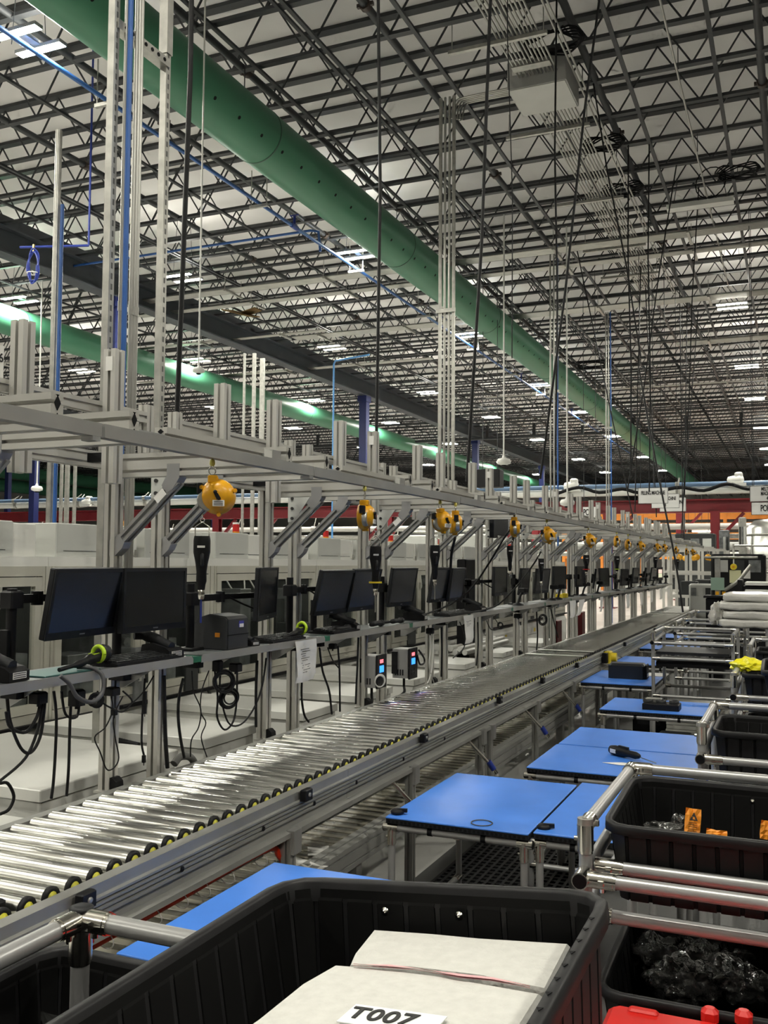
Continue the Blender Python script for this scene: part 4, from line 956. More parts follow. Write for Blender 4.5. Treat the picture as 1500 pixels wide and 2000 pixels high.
# ------------------------------------------------------------------ things on the shelf
SZ = 1.318
p = W(383, 1280, x=-2.36)
t = thing('label_printer', 'charcoal desktop label printer on the instrument shelf', 'printer', (-2.45, 3.66, SZ))
b = MB(); pr = [(-0.10, 0.0), (0.10, 0.0), (0.10, 0.135), (0.085, 0.148), (0.0, 0.158), (-0.06, 0.14), (-0.09, 0.105), (-0.10, 0.06)]
b.ext(pr, 'y', 0.008, 0.172); b.ext([(q[0]*0.96, q[1]*0.97+0.001) for q in pr], 'y', 0, 0.18)
b.obj('printer_body', mat('printer_charcoal', (0.035, 0.037, 0.040), 0.55, 0, 0.05, 50), t)
MB().box(0.10, 0.1015, 0.0, 0.18, 0.062, 0.066).obj('lid_seam', BLACK, t)
l = MB().box(0.1, 0.102, 0.095, 0.135, 0.095, 0.125).obj('name_plate', mat('blue_label', (0.06, 0.06, 0.35), 0.4), t); MB().box(0.102, 0.103, 0.098, 0.132, 0.096, 0.112).obj('code_strip', PAPER, l)
MB().box(0.035, 0.06, -0.002, 0, 0.055, 0.075).obj('orange_sticker', ORANGE, t)
def cradle(px, py, lab, rz=0.0, s=1.0):
    p = W(px, py, x=-2.345); t = thing('scanner_cradle', lab, 'scanner', (-2.345, p.y, SZ), rz, group='scanner cradles on the shelf')
    MB().ext([(-0.16*s, 0), (0.0, 0), (0.0, 0.03*s), (-0.02*s, 0.042*s), (-0.10*s, 0.06*s), (-0.15*s, 0.05*s)], 'y', -0.045*s, 0.045*s).obj('cradle_base', DARK, t)
    MB().tube(arcpts([(-0.02*s, -0.01, 0.045*s), (-0.09*s, -0.01, 0.068*s), (-0.14*s, -0.03*s, 0.085*s), (-0.17*s, -0.07*s, 0.088*s)], 4), [0.02*s]*4+[0.024*s]*5+[0.018*s]*4, 8).obj('scanner_handle', CHAR, t)
    l = MB().box(0.0, 0.0012, -0.03*s, 0.03*s, 0.008*s, 0.028*s).obj('print_label', PAPER, t)
    for q in range(3): MB().box(0.0012, 0.0016, -0.027*s, 0.027*s, (0.011+q*0.006)*s, (0.0135+q*0.006)*s).obj('print_line', INK, l)
cradle(38, 1330, 'black scanner cradle at the left end of the shelf with a white print label', 0.1, 1.1)
cradle(345, 1283, 'black scanner cradle beside the label printer, left of the green tape', -0.1)
cradle(500, 1255, 'small black scanner cradle just right of the label printer', -0.2, 0.6)
cradle(700, 1228, 'black scanner cradle under the tipped pair of monitors', 0.2)
cradle(832, 1212, 'black scanner cradle under the sixth monitor, beside green tape', 0.1)
cradle(945, 1195, 'black scanner cradle by the hanging paper strip', -0.2)
for q, px in enumerate((1012, 1078, 1090, 1138, 1167, 1205, 1228, 1250, 1275, 1300)):
    p = W(px, 1180, x=-2.4)
    t = thing('scanner_stand', 'black gooseneck scanner stand far along the shelf, %s beyond the paper strip' % ORD[q], 'scanner', (-2.4, p.y, SZ), random.uniform(-.5, .5), group='gooseneck scanner stands')
    MB().lathe([(0.055, 0), (0.05, 0.012), (0.014, 0.025), (0.010, 0.03)], (0, 0, 0), (0, 0, 1), 14).obj('stand_base', DARK, t)
    MB().tube(arcpts([(0, 0, 0.02), (0.01, 0.02, 0.09), (0.02, 0.05, 0.13)], 4), 0.012, 8).obj('gooseneck', DARK, t)
    MB().bbox(-0.02, 0.07, 0.02, 0.075, 0.12, 0.165, 0.01).obj('scanner_head', DARK, t)
def keyboard(px0, px1, lab):
    a = W(px0, 1300, x=-2.37).y; b_ = W(px1, 1300, x=-2.37).y
    t = thing('keyboard', lab, 'keyboard', (-2.40, a, SZ), group='keyboards on the shelf')
    L = b_-a
    MB().ext([(-0.065, 0), (0.065, 0), (0.065, 0.010), (-0.065, 0.024)], 'y', 0, L).obj('keyboard_base', DARK, t)
    kb = MB(); n = 15
    for i in range(n):
        for j in range(5): kb.box(-0.055+j*0.023, -0.036+j*0.023, 0.006+i*(L-0.01)/n, 0.006+(i+0.82)*(L-0.01)/n, 0.022-j*0.0027, 0.029-j*0.0027)
    o = kb.obj('keys', CHAR, t); o['kind'] = 'stuff'
keyboard(215, 335, 'black keyboard on the shelf under the second monitor')
keyboard(520, 585, 'black keyboard on the shelf right of the label printer')
keyboard(640, 690, 'black keyboard on the shelf under the tipped pair of monitors')
keyboard(870, 915, 'black keyboard on the shelf near the hanging paper strip')
# teal mat under the first tool
p = W(110, 1320, x=-2.40); tag(MB().box(-0.1, 0.07, -0.12, 0.16, 0, 0.004).obj('bench_mat', TEAL, None, (-2.41, p.y, SZ)), 'teal mat on the shelf under the nearest lime tool', 'mat')
def limetool(px, py, lab, rz):
    p = W(px, py, x=-2.39); t = thing('grip_tool', lab, 'hand tool', (-2.39, p.y, SZ+0.005), rz, group='lime and black grip tools')
    MB().tube(arcpts([(0.0, -0.22, 0.012), (0.01, -0.12, 0.022), (0.0, -0.03, 0.03), (0.0, 0.02, 0.034)], 4), [0.008]*4+[0.014]*4+[0.02]*5, 8).obj('handle', DARK, t)
    MB().torus((0.0, 0.03, 0.045), (0.2, 1, 0), 0.028, 0.008, 16, 8).obj('lime_ring', LIME, t)
    MB().lathe([(0.0, 0), (0.03, 0.0), (0.034, 0.01), (0.03, 0.03), (0.0, 0.032)], (0, 0.045, 0.045), (0.2, 1, 0), 16).obj('tool_head', CHAR, t)
    MB().cyl((0.002, 0.042, 0.045), (0.002, 0.03, 0.045), 0.008, 8).obj('steel_pin', CHROME, t)
    MB().box(-0.012, 0.012, -0.02, 0.02, 0.036, 0.05).obj('lime_saddle', LIME, t)
limetool(183, 1312, 'lime and black grip tool lying on the teal mat near the camera', 0.15)
limetool(585, 1245, 'lime and black grip tool beside the hanging instruction sheet', 0.1)
tag(MB().tube(arcpts([W(118, 1320, x=-2.30), W(135, 1335, x=-2.29), W(152, 1362, x=-2.29), W(180, 1371, x=-2.30), W(200, 1352, x=-2.30), W(200, 1320, x=-2.31), W(180, 1305, x=-2.34), W(150, 1303, x=-2.38)], 6), 0.008, 8).obj('tool_lead', mat('grey_cable', (0.08, 0.08, 0.085), 0.5)), 'grey looped lead of the nearest lime tool hanging over the shelf edge', 'cable')
for q, (px, py, lab) in enumerate(((668, 1236, 'black handheld torch lying on the shelf by green tape'), (735, 1224, 'black handheld tube lying on the shelf below the hanging screwdriver'), (775, 1216, 'short black handheld grip lying on the shelf under the sixth monitor'))):
    p = W(px, py, x=-2.37); t = thing('hand_torch', lab, 'torch', (-2.37, p.y, SZ+0.02), group='black hand torches')
    MB().lathe([(0.0, 0), (0.014, 0.0), (0.016, 0.03), (0.013, 0.11), (0.019, 0.14), (0.019, 0.17), (0.0, 0.172)], (0, -0.08, 0), (0, 1, 0), 12).obj('torch_body', DARK, t); MB().torus((0, 0.06, 0), (0, 1, 0), 0.0185, 0.003, 14, 5).obj('grip_ring', CHAR, t)
# yellow caddies far along
for q, px in enumerate((1092, 1103)):
    p = W(px, 1165, x=-2.46); t = thing('yellow_holder', 'small yellow holder on the shelf under the twelfth monitor, %s one' % ('left', 'right')[q], 'holder', (-2.46, p.y, SZ), group='yellow holders')
    MB().bbox(-0.03, 0.03, -0.05, 0.05, 0, 0.05, 0.006).obj('holder_body', YELL, t); MB().bbox(-0.012, 0.012, -0.03, 0.03, 0.05, 0.11, 0.004).obj('clear_top', PLAST, t)

# ------------------------------------------------------------------ controllers under the shelf
def controller(px, py0, py1, y, lab):
    a = W(px, py0, x=-2.44).z; b_ = W(px, py1, x=-2.44).z
    t = thing('screwdriver_controller', lab, 'controller', (-2.51, y, b_), group='screwdriver controllers')
    H = a-b_
    MB().bbox(-0.06, 0.06, 0, 0.14, 0, H, 0.005).obj('case', mat('controller_grey', (0.36, 0.36, 0.35), 0.5, 0, 0.05, 6), t)
    f = MB().bbox(0.06, 0.072, -0.005, 0.145, -0.005, H+0.005, 0.003).obj('front_panel', DARK, t)
    MB().box(0.072, 0.074, 0.035, 0.085, H*0.76, H*0.87).obj('red_readout', REDLED, f); MB().box(0.072, 0.074, 0.03, 0.095, H*0.47, H*0.68).obj('blue_screen', BLUELCD, f)
    for q in range(6): MB().box(0.072, 0.0745, 0.025+(q % 3)*0.03, 0.047+(q % 3)*0.03, H*(0.12+0.13*(q//3)), H*(0.2+0.13*(q//3))).obj('key', CHAR, f)
    for q in range(4): MB().box(-0.04+q*0.018, -0.03+q*0.018, -0.0015, 0, 0.02, 0.06).obj('vent_slot', CHAR, t)
    MB().box(-0.06, -0.02, -0.012, 0, 0.03, H-0.02).obj('mount_bracket', DARK, t)
    MB().tube(arcpts([(0.0, 0.07, 0), (0.0, 0.07, -0.06), (0.01, 0.05, -0.10), (-0.02, 0.02, -0.13)], 4), 0.009, 6).obj('power_lead', RUBBER, t)
controller(745, 1280, 1342, 5.545, 'grey screwdriver controller with red and blue displays and a white lead ring')
controller(806, 1267, 1324, 6.095, 'grey screwdriver controller with red and blue displays, beside a black cable loop')
p = W(743, 1331, x=-2.42); c = MB()
for i in range(3): c.torus((0, i*0.003, i*0.002), (0.85, -0.5, 0), 0.036+0.002*i, 0.004, 22, 5)
tag(c.obj('white_lead_ring', PAPER, None, (-2.425, p.y, p.z)), 'ring of white lead hanging on the nearer controller', 'cable')

# ------------------------------------------------------------------ sheets hung from the shelf lip
def sheet(px0, px1, py0, py1, lab, lines=0, x=-2.322, curl=0.012, slant=0.0):
    a = W(px0, py0, x=x); b_ = W(px1, py0, x=x); c = W((px0+px1)/2, py1, x=x)
    t = thing('hung_sheet', lab, 'paper sheet', (x, a.y, c.z), group='sheets hung from the shelf')
    w = b_.y-a.y; h = a.z-c.z; N = 6; M = 6; vs = []
    def pt(i, j, o=0): 
        u = i/N; v = j/M
        return (0.002+o+curl*math.sin(u*5+v*2)*(1-v)+0.006*math.sin(v*9)*(1-v), u*w*(0.92+0.08*v)+slant*(1-v)+0.01*math.sin(v*4), v*h)
    for o in (0, 0.0012): vs += [pt(i, j, o) for i in range(N+1) for j in range(M+1)]
    n = (N+1)*(M+1); fs = []
    for o in (0, n): fs += [(o+i*(M+1)+j, o+(i+1)*(M+1)+j, o+(i+1)*(M+1)+j+1, o+i*(M+1)+j+1) for i in range(N) for j in range(M)]
    MB().add(vs, fs, True).obj('sheet', PAPER, t)
    if lines:
        b = MB()
        for q in range(lines):
            v = 0.78-q*0.055; u0 = 0.2+0.05*(q % 2); u1 = 0.45+0.35*random.random()
            b.add([pt(u0*N, v*M, 0.002), pt(u1*N, v*M, 0.002), pt(u1*N, (v+0.012)*M, 0.002), pt(u0*N, (v+0.012)*M, 0.002)], [(0, 1, 2, 3)])
        b.obj('printed_lines', INK, t)
    return t
sheet(577, 618, 1253, 1330, 'large white instruction sheet with printed lines hung from the shelf', 11)
sheet(905, 924, 1203, 1256, 'white paper strip hung from the shelf near the green tape', 4, slant=0.03)
for q, (a, b_, c, d, s) in enumerate(((1112, 1124, 1174, 1206, 0), (1131, 1142, 1172, 1200, -.2), (1172, 1178, 1166, 1194, -.05), (1222, 1230, 1162, 1187, .05), (1249, 1255, 1158, 1182, .05), (1270, 1275, 1154, 1176, .03), (1288, 1294, 1151, 1170, 0), (1303, 1308, 1148, 1168, 0))):
    sheet(a, b_, c, d, 'small white sheet hung far along the shelf, %s beyond the paper strip' % ORD[q], 0, slant=s)

# ------------------------------------------------------------------ cables under the shelf
def cab(pxs, r, lab, x=-2.43, m=None, n=5, w=None):
    pts = [W(p[0], p[1], x=(p[2] if len(p) > 2 else x)) for p in pxs]
    tag(MB().tube(arcpts(pts, n), r, 6).obj('power_cable', m or RUBBER), lab, 'cable', 'cables under the shelf')
cab([(72, 1350), (78, 1370), (72, 1400), (50, 1430), (20, 1420), (12, 1390)], 0.006, 'black cable looping below the shelf end, drooping deep to the left')
cab([(14, 1365), (20, 1410), (40, 1460), (60, 1470), (78, 1440), (86, 1390), (88, 1360)], 0.006, 'black cable loop hanging lowest at the left edge')
cab([(105, 1350), (110, 1400), (108, 1470), (104, 1530), (100, 1560)], 0.0055, 'black cable hanging straight down to the white cabinet at left')
cab([(139, 1360), (136, 1430), (134, 1500), (130, 1555)], 0.0055, 'second black cable hanging straight down to the white cabinet at left')
cab([(85, 1360), (75, 1420), (50, 1480), (0, 1525)], 0.0055, 'black cable trailing down left over the nearest white cabinet')
cab([(0, 1530), (15, 1530), (27, 1555), (18, 1580), (0, 1590)], 0.006, 'black cable loop lying at the left edge above the rollers', -2.6)
cab([(120, 1350), (128, 1395), (150, 1400), (155, 1370)], 0.005, 'short black cable swag under the shelf left of the first post')
cab([(215, 1352), (220, 1385), (206, 1420), (185, 1440), (196, 1470), (208, 1502), (222, 1500), (232, 1480), (225, 1440), (222, 1400), (240, 1360)], 0.0028, 'thin tangled black wire hanging across the first post')
cab([(240, 1350), (258, 1370), (240, 1390), (222, 1385), (200, 1372), (190, 1350)], 0.0035, 'thin black wire tangle just below the shelf at the first post')
cab([(300, 1320), (285, 1345), (262, 1370), (240, 1380)], 0.003, 'thin black wire running from the keyboard down to the tangle')
cab([(283, 1325), (280, 1370), (277, 1420), (277, 1455), (282, 1478)], 0.0045, 'black mains lead with a plug hanging by the second post')
cab([(358, 1325), (350, 1360), (348, 1400), (353, 1445), (360, 1480)], 0.0065, 'thick black cable bowing down right of the second post')
cab([(375, 1310), (378, 1350), (392, 1385), (388, 1420), (374, 1445), (372, 1478)], 0.003, 'thin wavy wire right of the second post, falling to the rail')
cab([(408, 1310), (394, 1350), (392, 1390), (402, 1412), (393, 1440), (404, 1478)], 0.003, 'second thin wavy wire right of the second post')
cab([(320, 1320), (321, 1380), (323, 1440), (327, 1500)], 0.009, 'thick straight black cable beside the second post')
cab([(418, 1300), (425, 1360), (424, 1400), (438, 1425), (455, 1410), (462, 1370), (463, 1310)], 0.0048, 'black cable loop hanging from the printer outlet')
cab([(432, 1300), (430, 1350), (445, 1410), (470, 1415), (495, 1385), (512, 1340), (520, 1285)], 0.0045, 'black cable swag between printer outlet and third post')
cab([(502, 1290), (500, 1350), (500, 1420)], 0.007, 'straight thick black cable along the third post')
cab([(590, 1320), (589, 1360), (594, 1395), (603, 1410)], 0.006, 'black cable curving from under the instruction sheet to the rail')
cab([(624, 1265), (630, 1310), (643, 1350), (648, 1395)], 0.006, 'black cable curving down right of the instruction sheet')
cab([(660, 1262), (663, 1310), (664, 1390)], 0.0055, 'straight black cable down to the rail past the instruction sheet')
cab([(640, 1265), (650, 1290), (662, 1305)], 0.004, 'short black wire joining the straight cable under green tape')
cab([(700, 1245), (698, 1300), (696, 1340), (695, 1375)], 0.006, 'black cable bundle left of the nearer controller')
cab([(818, 1270), (828, 1285), (828, 1295), (820, 1297), (815, 1280)], 0.007, 'black cable loop right of the farther controller')
cab([(836, 1225), (842, 1260), (838, 1300), (848, 1335)], 0.004, 'pale wire bundle hanging right of the controllers', m=PAPER)
cab([(846, 1225), (846, 1270), (843, 1310), (835, 1335)], 0.004, 'second pale wire bundle hanging right of the controllers', m=PAPER)
cab([(862, 1225), (863, 1270), (862, 1322)], 0.007, 'straight black cable right of the pale wire bundles')
cab([(898, 1215), (907, 1240), (906, 1265), (885, 1285)], 0.005, 'black cable bowing beside the hanging paper strip')
cab([(933, 1215), (934, 1260), (930, 1300)], 0.006, 'black cable along a far post beyond the paper strip')
cab([(968, 1210), (975, 1225), (960, 1230), (950, 1212)], 0.004, 'small black cable swag far along under the shelf')
cab([(1048, 1195), (1050, 1240), (1048, 1270)], 0.008, 'straight black cable far along beside a coil')
cab([(1076, 1190), (1082, 1215), (1090, 1245)], 0.007, 'slanting black cable far along under the shelf')
# long slack leads from the far drivers across to the camera side
cab([(996, 1035, -1.74), (985, 1050, -1.78), (955, 1100, -1.9), (920, 1150, -2.1), (880, 1180, -2.3), (830, 1200, -2.38)], 0.007, 'slack black lead slanting from the fourth screwdriver down to the shelf', n=6)
cab([(1056, 1078, -1.74), (1040, 1105, -1.85), (1005, 1150, -2.1), (965, 1185, -2.3), (905, 1198, -2.38)], 0.007, 'slack black lead slanting from the fifth screwdriver down to the shelf', n=6)
cab([(330, 915, -2.585), (329, 1000, -2.585), (327, 1110, -2.585), (326, 1290, -2.585)], 0.008, 'straight black cable running up the second post')
cab([(889, 1050, -1.74), (882, 1080, -1.8), (880, 1112, -1.85)], 0.008, 'black lead dropping from the touching pair of balancers')
cab([(996, 1030, -1.74), (1002, 1045, -1.74), (1000, 1066, -1.74)], 0.008, 'curled black lead joining the fifth balancer and its tool')
for q, (px, py, r_, lab) in enumerate(((437, 1331, 0.045, 'upper coil of black cable hanging below the label printer'), (449, 1364, 0.042, 'dense lower coil of black cable hanging below the label printer'), (187, 1368, 0.02, 'small black wire bundle under the first shelf joint'), (977, 1222, 0.03, 'black cable ring far along under the shelf'), (1060, 1210, 0.05, 'larger black cable ring far along under the shelf'))):
    p = W(px, py, x=-2.40); c = MB()
    for i in range(7 if q != 3 else 3):
        rr = r_*(1+0.05*(i-3)) if q != 1 else r_*(0.7+0.07*i)
        c.torus((random.uniform(-.006, .006), random.uniform(-.006, .006), random.uniform(-.006, .006)), (0.8+random.uniform(-.1, .1), -0.55, random.uniform(-.1, .1)), rr, 0.0042, 22, 5)
    tag(c.obj('cable_coil', RUBBER, None, p), lab, 'cable', 'cables under the shelf')
for q, (px, py, w, h, lab) in enumerate(((460, 1303, .05, .04, 'black power adapter under the label printer'), (425, 1300, .04, .05, 'black socket block under the label printer'), (150, 1362, .05, .06, 'black power adapter left of the first post'), (75, 1362, .05, .04, 'black socket block at the left end under the shelf'), (218, 1350, .05, .03, 'black clamp block under the shelf at the first post'), (650, 1262, .04, .03, 'black socket block under the shelf at the green tape joint'), (840, 1232, .05, .04, 'black socket block right of the farther controller'), (1012, 1203, .07, .04, 'black socket block far along under the shelf'), (283, 1372, .012, .09, 'black ferrite lump on the mains lead by the second post'), (281, 1482, .014, .03, 'black plug hanging at the end of the mains lead'), (223, 1391, .022, .022, 'small round black puck on the thin wire'))):
    p = W(px, py, x=-2.42); t = thing('power_adapter', lab, 'adapter', p, group='black adapters under the shelf')
    MB().bbox(-w/2, w/2, -w/2, w/2, -h/2, h/2, min(w, h)*0.15).obj('adapter_case', DARK, t); MB().cyl((0, 0, -h/2-0.012), (0, 0, -h/2), min(w, h)*0.14, 6).obj('strain_relief', RUBBER, t)
tag(MB().tube(arcpts([W(340, 1492, x=-2.50), W(352, 1478, x=-2.50), W(370, 1478, x=-2.5), W(380, 1490, x=-2.5)], 6), 0.017, 10).obj('flex_hose', mat('grey_flex_hose', (0.16, 0.16, 0.15), 0.5)), 'grey ribbed flexible hose lying behind the far conveyor rail', 'hose')
# ------------------------------------------------------------------ floor strip
struct(MB().box(-1.92, 6, -3, 30, 0.0, 0.004).obj('floor_shade_strip', mat('dark_grey_floor_shade', (0.085, 0.085, 0.083), 0.45, 0, 0.15, 2)))  # dark grey strip with the shade under the benches put into its colour
t = thing('rubber_mat', 'black perforated rubber mat on the floor under the blue benches', 'mat', (-1.45, 4.9, 0.004))
b = MB(); nx, ny = 16, 40
for i in range(nx+1): b.box(-0.35+i*0.7/nx-0.008, -0.35+i*0.7/nx+0.008, -1.1, 1.1, 0, 0.014)
for j in range(ny+1): b.box(-0.358, 0.358, -1.1+j*2.2/ny-0.008, -1.1+j*2.2/ny+0.008, 0, 0.013)
o = b.obj('mat_grid', RUBBER, t); MB().box(-0.35, 0.35, -1.1, 1.1, 0, 0.003).obj('mat_backing', BLACK, t)

# ------------------------------------------------------------------ pipe parts
def pipe(t, p0, p1, j0=True, j1=True, r=0.0145, cap0=False, cap1=False):
    p0 = Vector(p0); p1 = Vector(p1); d = (p1-p0).normalized()
    o = MB().cyl(p0, p1, r, 14).obj('pipe', PIPE, t)
    for j, p, s in ((j0, p0, 1), (j1, p1, -1)):
        if j:
            b = MB(); b.cyl(p-d*s*0.004, p+d*s*0.052, r+0.0035, 14); b.cyl(p+d*s*0.046, p+d*s*0.058, r+0.002, 14)
            u, v = frame_of(d); b.obox(p+d*s*0.028+u*(r+0.004), (0.012, 0.012, 0.012)); b.cyl(p+d*s*0.028+v*(r+0.002), p+d*s*0.028+v*(r+0.010), 0.0055, 8)
            b.obj('joint', CHROME, o)
    for c, p, s in ((cap0, p0, -1), (cap1, p1, 1)):
        if c: MB().cyl(p+d*s*0.0, p+d*s*0.006, r+0.001, 14).obj('end_cap', BLACK, o)
    return o
def bench(x0, x1, y0, y1, zt, lab, perf=True, low=None):
    t = thing('pipe_bench', lab, 'workbench', ((x0+x1)/2, (y0+y1)/2, 0), group='blue topped pipe benches')
    w = (x1-x0)/2; d = (y1-y0)/2
    N = 8; vs = []
    MB().bbox(-w, w, -d, d, zt-0.006, zt, 0.002).obj('blue_top', BLUEMAT, t)
    bd = MB().box(-w+0.002, w-0.002, -d+0.002, d-0.002, zt-0.026, zt-0.007).obj('board', CHAR, t)
    if perf:
        h = MB(); n = int(2*w/0.018)
        for i in range(n): h.box(-w+0.01+i*0.018, -w+0.02+i*0.018, -d-0.0005, -d+0.002, zt-0.022, zt-0.012)
        o = h.obj('edge_holes', BLACK, bd); o['kind'] = 'stuff'
    zp = zt-0.045; e = 0.02
    c = [(-w+e, -d+e), (w-e, -d+e), (w-e, d-e), (-w+e, d-e)]
    pipe(t, (c[0][0]-0.03, c[0][1], zp), (c[1][0]+0.03, c[1][1], zp), True, True, cap0=True, cap1=True); pipe(t, (*c[1], zp), (*c[2], zp)); pipe(t, (*c[2], zp), (*c[3], zp)); pipe(t, (*c[3], zp), (*c[0], zp))
    pipe(t, (0, c[0][1], zp), (0, c[2][1], zp))
    for q in c: pipe(t, (*q, 0.0), (*q, zp-0.01), False, True)
    for xx in (-w*0.4, w*0.35): MB().cyl((xx, c[0][1], zp), (xx+0.02, c[0][1], zp), 0.0165, 12).obj('black_clip', BLACK, t)
    if low: 
        for q in ((0, 1), (1, 2), (3, 0)): pipe(t, (*c[q[0]], low), (*c[q[1]], low))
    return t
BZ = 0.69
bench(-1.65, -1.04, 2.06, 2.885, BZ, 'blue topped bench nearest the camera, behind the red hose')
bench(-1.535, -0.945, 3.58, 4.46, BZ, 'blue topped bench beside the conveyor with a rubber band ring on it', low=0.2)
bench(-0.93, -0.47, 3.60, 4.50, BZ+0.004, 'blue topped bench butted right of the one with the rubber band')
bench(-1.26, -0.46, 4.74, 5.405, BZ, 'blue topped bench holding a black power screwdriver', low=0.2)
bench(-1.255, -0.48, 5.43, 6.03, BZ, 'empty blue topped bench just behind the one with the screwdriver', perf=False)
bench(-1.285, -0.50, 6.83, 7.46, BZ, 'blue topped bench holding a black fixture tray', low=0.2)
bench(-1.725, -1.11, 8.3, 9.3, BZ, 'blue topped bench holding a black boxy device', low=0.2)
bench(-1.75, -1.05, 10.0, 10.83, BZ, 'far blue topped bench behind the black boxy device')
bench(-1.75, -1.10, 11.9, 12.7, BZ, 'farther blue topped bench with a white card, near the yellow stop box')
bench(-1.75, -1.10, 13.8, 14.6, BZ, 'farthest blue topped bench by the conveyor')
# things on the benches
p = W(941, 1607, z=BZ+0.003); tag(MB().torus((0, 0, 0), (0, 0, 1), 0.042, 0.0022, 28, 5).obj('rubber_band', mat('brown_rubber', (0.10, 0.09, 0.08), 0.6), None, p), 'thin rubber band ring lying on a blue bench', 'rubber band')
for q, (px, py, lab) in enumerate(((776, 1588, 'black foot pad on the corner of the blue bench beside the conveyor'), (1062, 1618, 'flat black foot pad at the joint of two blue benches'))):
    p = W(px, py, z=BZ+0.004); b = MB().lathe([(0.0, 0), (0.026, 0.0), (0.028, 0.008), (0.02, 0.016), (0.006, 0.018), (0, 0.018)], (0, 0, 0), (0, 0, 1), 14); b.bar((0, 0, 0.012), (0.04, 0.01, 0.012), 0.014)
    tag(b.obj('foot_pad', DARK, None, p), lab, 'foot pad', 'black foot pads')
p = W(1222, 1472, z=BZ+0.022); a = W(1290, 1492, z=BZ+0.015)
t = thing('power_screwdriver', 'black power screwdriver lying on the blue bench', 'screwdriver', p, math.atan2(a.y-p.y, a.x-p.x))
MB().lathe([(0.0, -0.115), (0.022, -0.11), (0.027, -0.08), (0.026, -0.02), (0.018, 0.03), (0.019, 0.075), (0.012, 0.10), (0.006, 0.105)], (0, 0, 0.004), (1, 0, 0), 14).obj('body', DARK, t)
MB().bar((-0.05, 0, 0.03), (0.02, 0, 0.03), 0.012).obj('trigger_lever', CHAR, t); MB().box(-0.09, -0.05, -0.028, -0.024, -0.006, 0.014).obj('white_label', PAPER, t); MB().cyl((0.10, 0, 0.0), (0.22, 0, -0.01), 0.003, 6).obj('driver_bit', CHROME, t)
p = W(1212, 1492, z=BZ+0.002); tag(MB().ext([(-0.09, -0.01), (0.0, -0.035), (0.10, -0.01), (0.09, 0.03), (0.0, 0.03)], 'z', 0, 0.002).obj('paper_tag', PAPER, None, p), 'white paper tag under the pipe joint on the screwdriver bench', 'paper')
p = W(1226, 1324, z=BZ)
t = thing('black_device', 'black boxy device standing on a blue bench', 'device', (p.x, p.y, BZ), 0.02)
MB().bbox(-0.16, 0.16, -0.09, 0.09, 0, 0.135, 0.02).obj('device_case', mat('near_black_case', (0.006, 0.008, 0.011), 0.4), t); MB().bbox(0.16, 0.175, -0.085, 0.085, 0.005, 0.13, 0.008).obj('end_bezel', BLACK, t); MB().box(0.175, 0.178, -0.05, 0.05, 0.02, 0.05).obj('end_label', PAPER, t)
p = W(1290, 1386, z=BZ)
t = thing('fixture_tray', 'black moulded fixture tray on a blue bench', 'tray', (p.x, p.y, BZ))
MB().bbox(-0.12, 0.13, -0.05, 0.11, 0, 0.045, 0.006).obj('tray_base', DARK, t)
for xx in (-0.09, 0.0, 0.09): MB().lathe([(0.035, 0), (0.035, 0.02), (0.026, 0.02), (0.026, 0.004), (0, 0.004)], (xx, 0.03, 0.045), (0, 0, 1), 14).obj('nest', CHAR, t)
MB().bbox(-0.11, 0.0, 0.04, 0.1, 0.045, 0.07, 0.004).obj('clamp', GALV, t)
p = W(1322, 1526, z=0.62); t = thing('blue_bin', 'bright blue plastic bin tucked under the rack pipe', 'bin', (p.x, p.y+0.05, 0.5))
b = MB(); b.box(-0.17, 0.17, -0.1, -0.09, 0, 0.14); b.box(-0.17, 0.17, 0.09, 0.1, 0, 0.14); b.box(-0.17, -0.16, -0.1, 0.1, 0, 0.14); b.box(0.16, 0.17, -0.1, 0.1, 0, 0.14); b.box(-0.17, 0.17, -0.1, 0.1, 0, 0.01)
b.obj('bin_body', mat('royal_blue_plastic', (0.01, 0.02, 0.55), 0.35), t); MB().box(-0.18, 0.18, -0.108, -0.09, 0.13, 0.142).obj('bin_lip', mat('royal_blue_plastic', (0.01, 0.02, 0.55), 0.35), t)
for q, (px, py, w, d, h, m_, lab) in enumerate(((1272, 1350, 0.3, 0.25, 0.34, BLACK, 'black crate under the bench with the boxy device'), (1222, 1410, 0.10, 0.2, 0.36, BLACK, 'black crate under the bench with the fixture tray'), (1255, 1415, 0.2, 0.14, 0.30, mat('pinkish_bag', (0.22, 0.13, 0.14), 0.4), 'pinkish plastic bag with a white card under the fixture tray bench'), (1318, 1412, 0.24, 0.2, 0.38, BLACK, 'second black crate under the bench with the fixture tray'))):
    y = (8.9, 7.3, 7.05, 7.3)[q]; p = W(px, py, y=y); t = thing('storage_crate', lab, 'crate', (p.x, y, 0.0))
    MB().bbox(-w/2, w/2, -d/2, d/2, 0, 0.25+h*0.6, 0.015).obj('crate_body', m_, t)
    MB().box(-w*0.35, w*0.3, -d/2-0.003, -d/2, 0.15+h*0.4, 0.22+h*0.45).obj('card_label', PAPER if q == 2 else CHAR, t)
p = W(1235, 1268, z=BZ+0.002); tag(MB().bbox(-0.1, 0.1, -0.08, 0.08, 0, 0.012, 0.003).obj('white_card', PAPER, None, (-1.3, 12.1, BZ)), 'white card lying on a far blue bench', 'card')
p = W(1160, 1325, x=-1.05); b = MB(); b.bbox(-0.16, 0.16, -0.12, 0.12, 0, 0.008, 0.002); tag(b.obj('white_sheet', PAPER, None, (-1.25, 9.1, BZ)), 'white sheet lying right of the boxy device', 'paper')

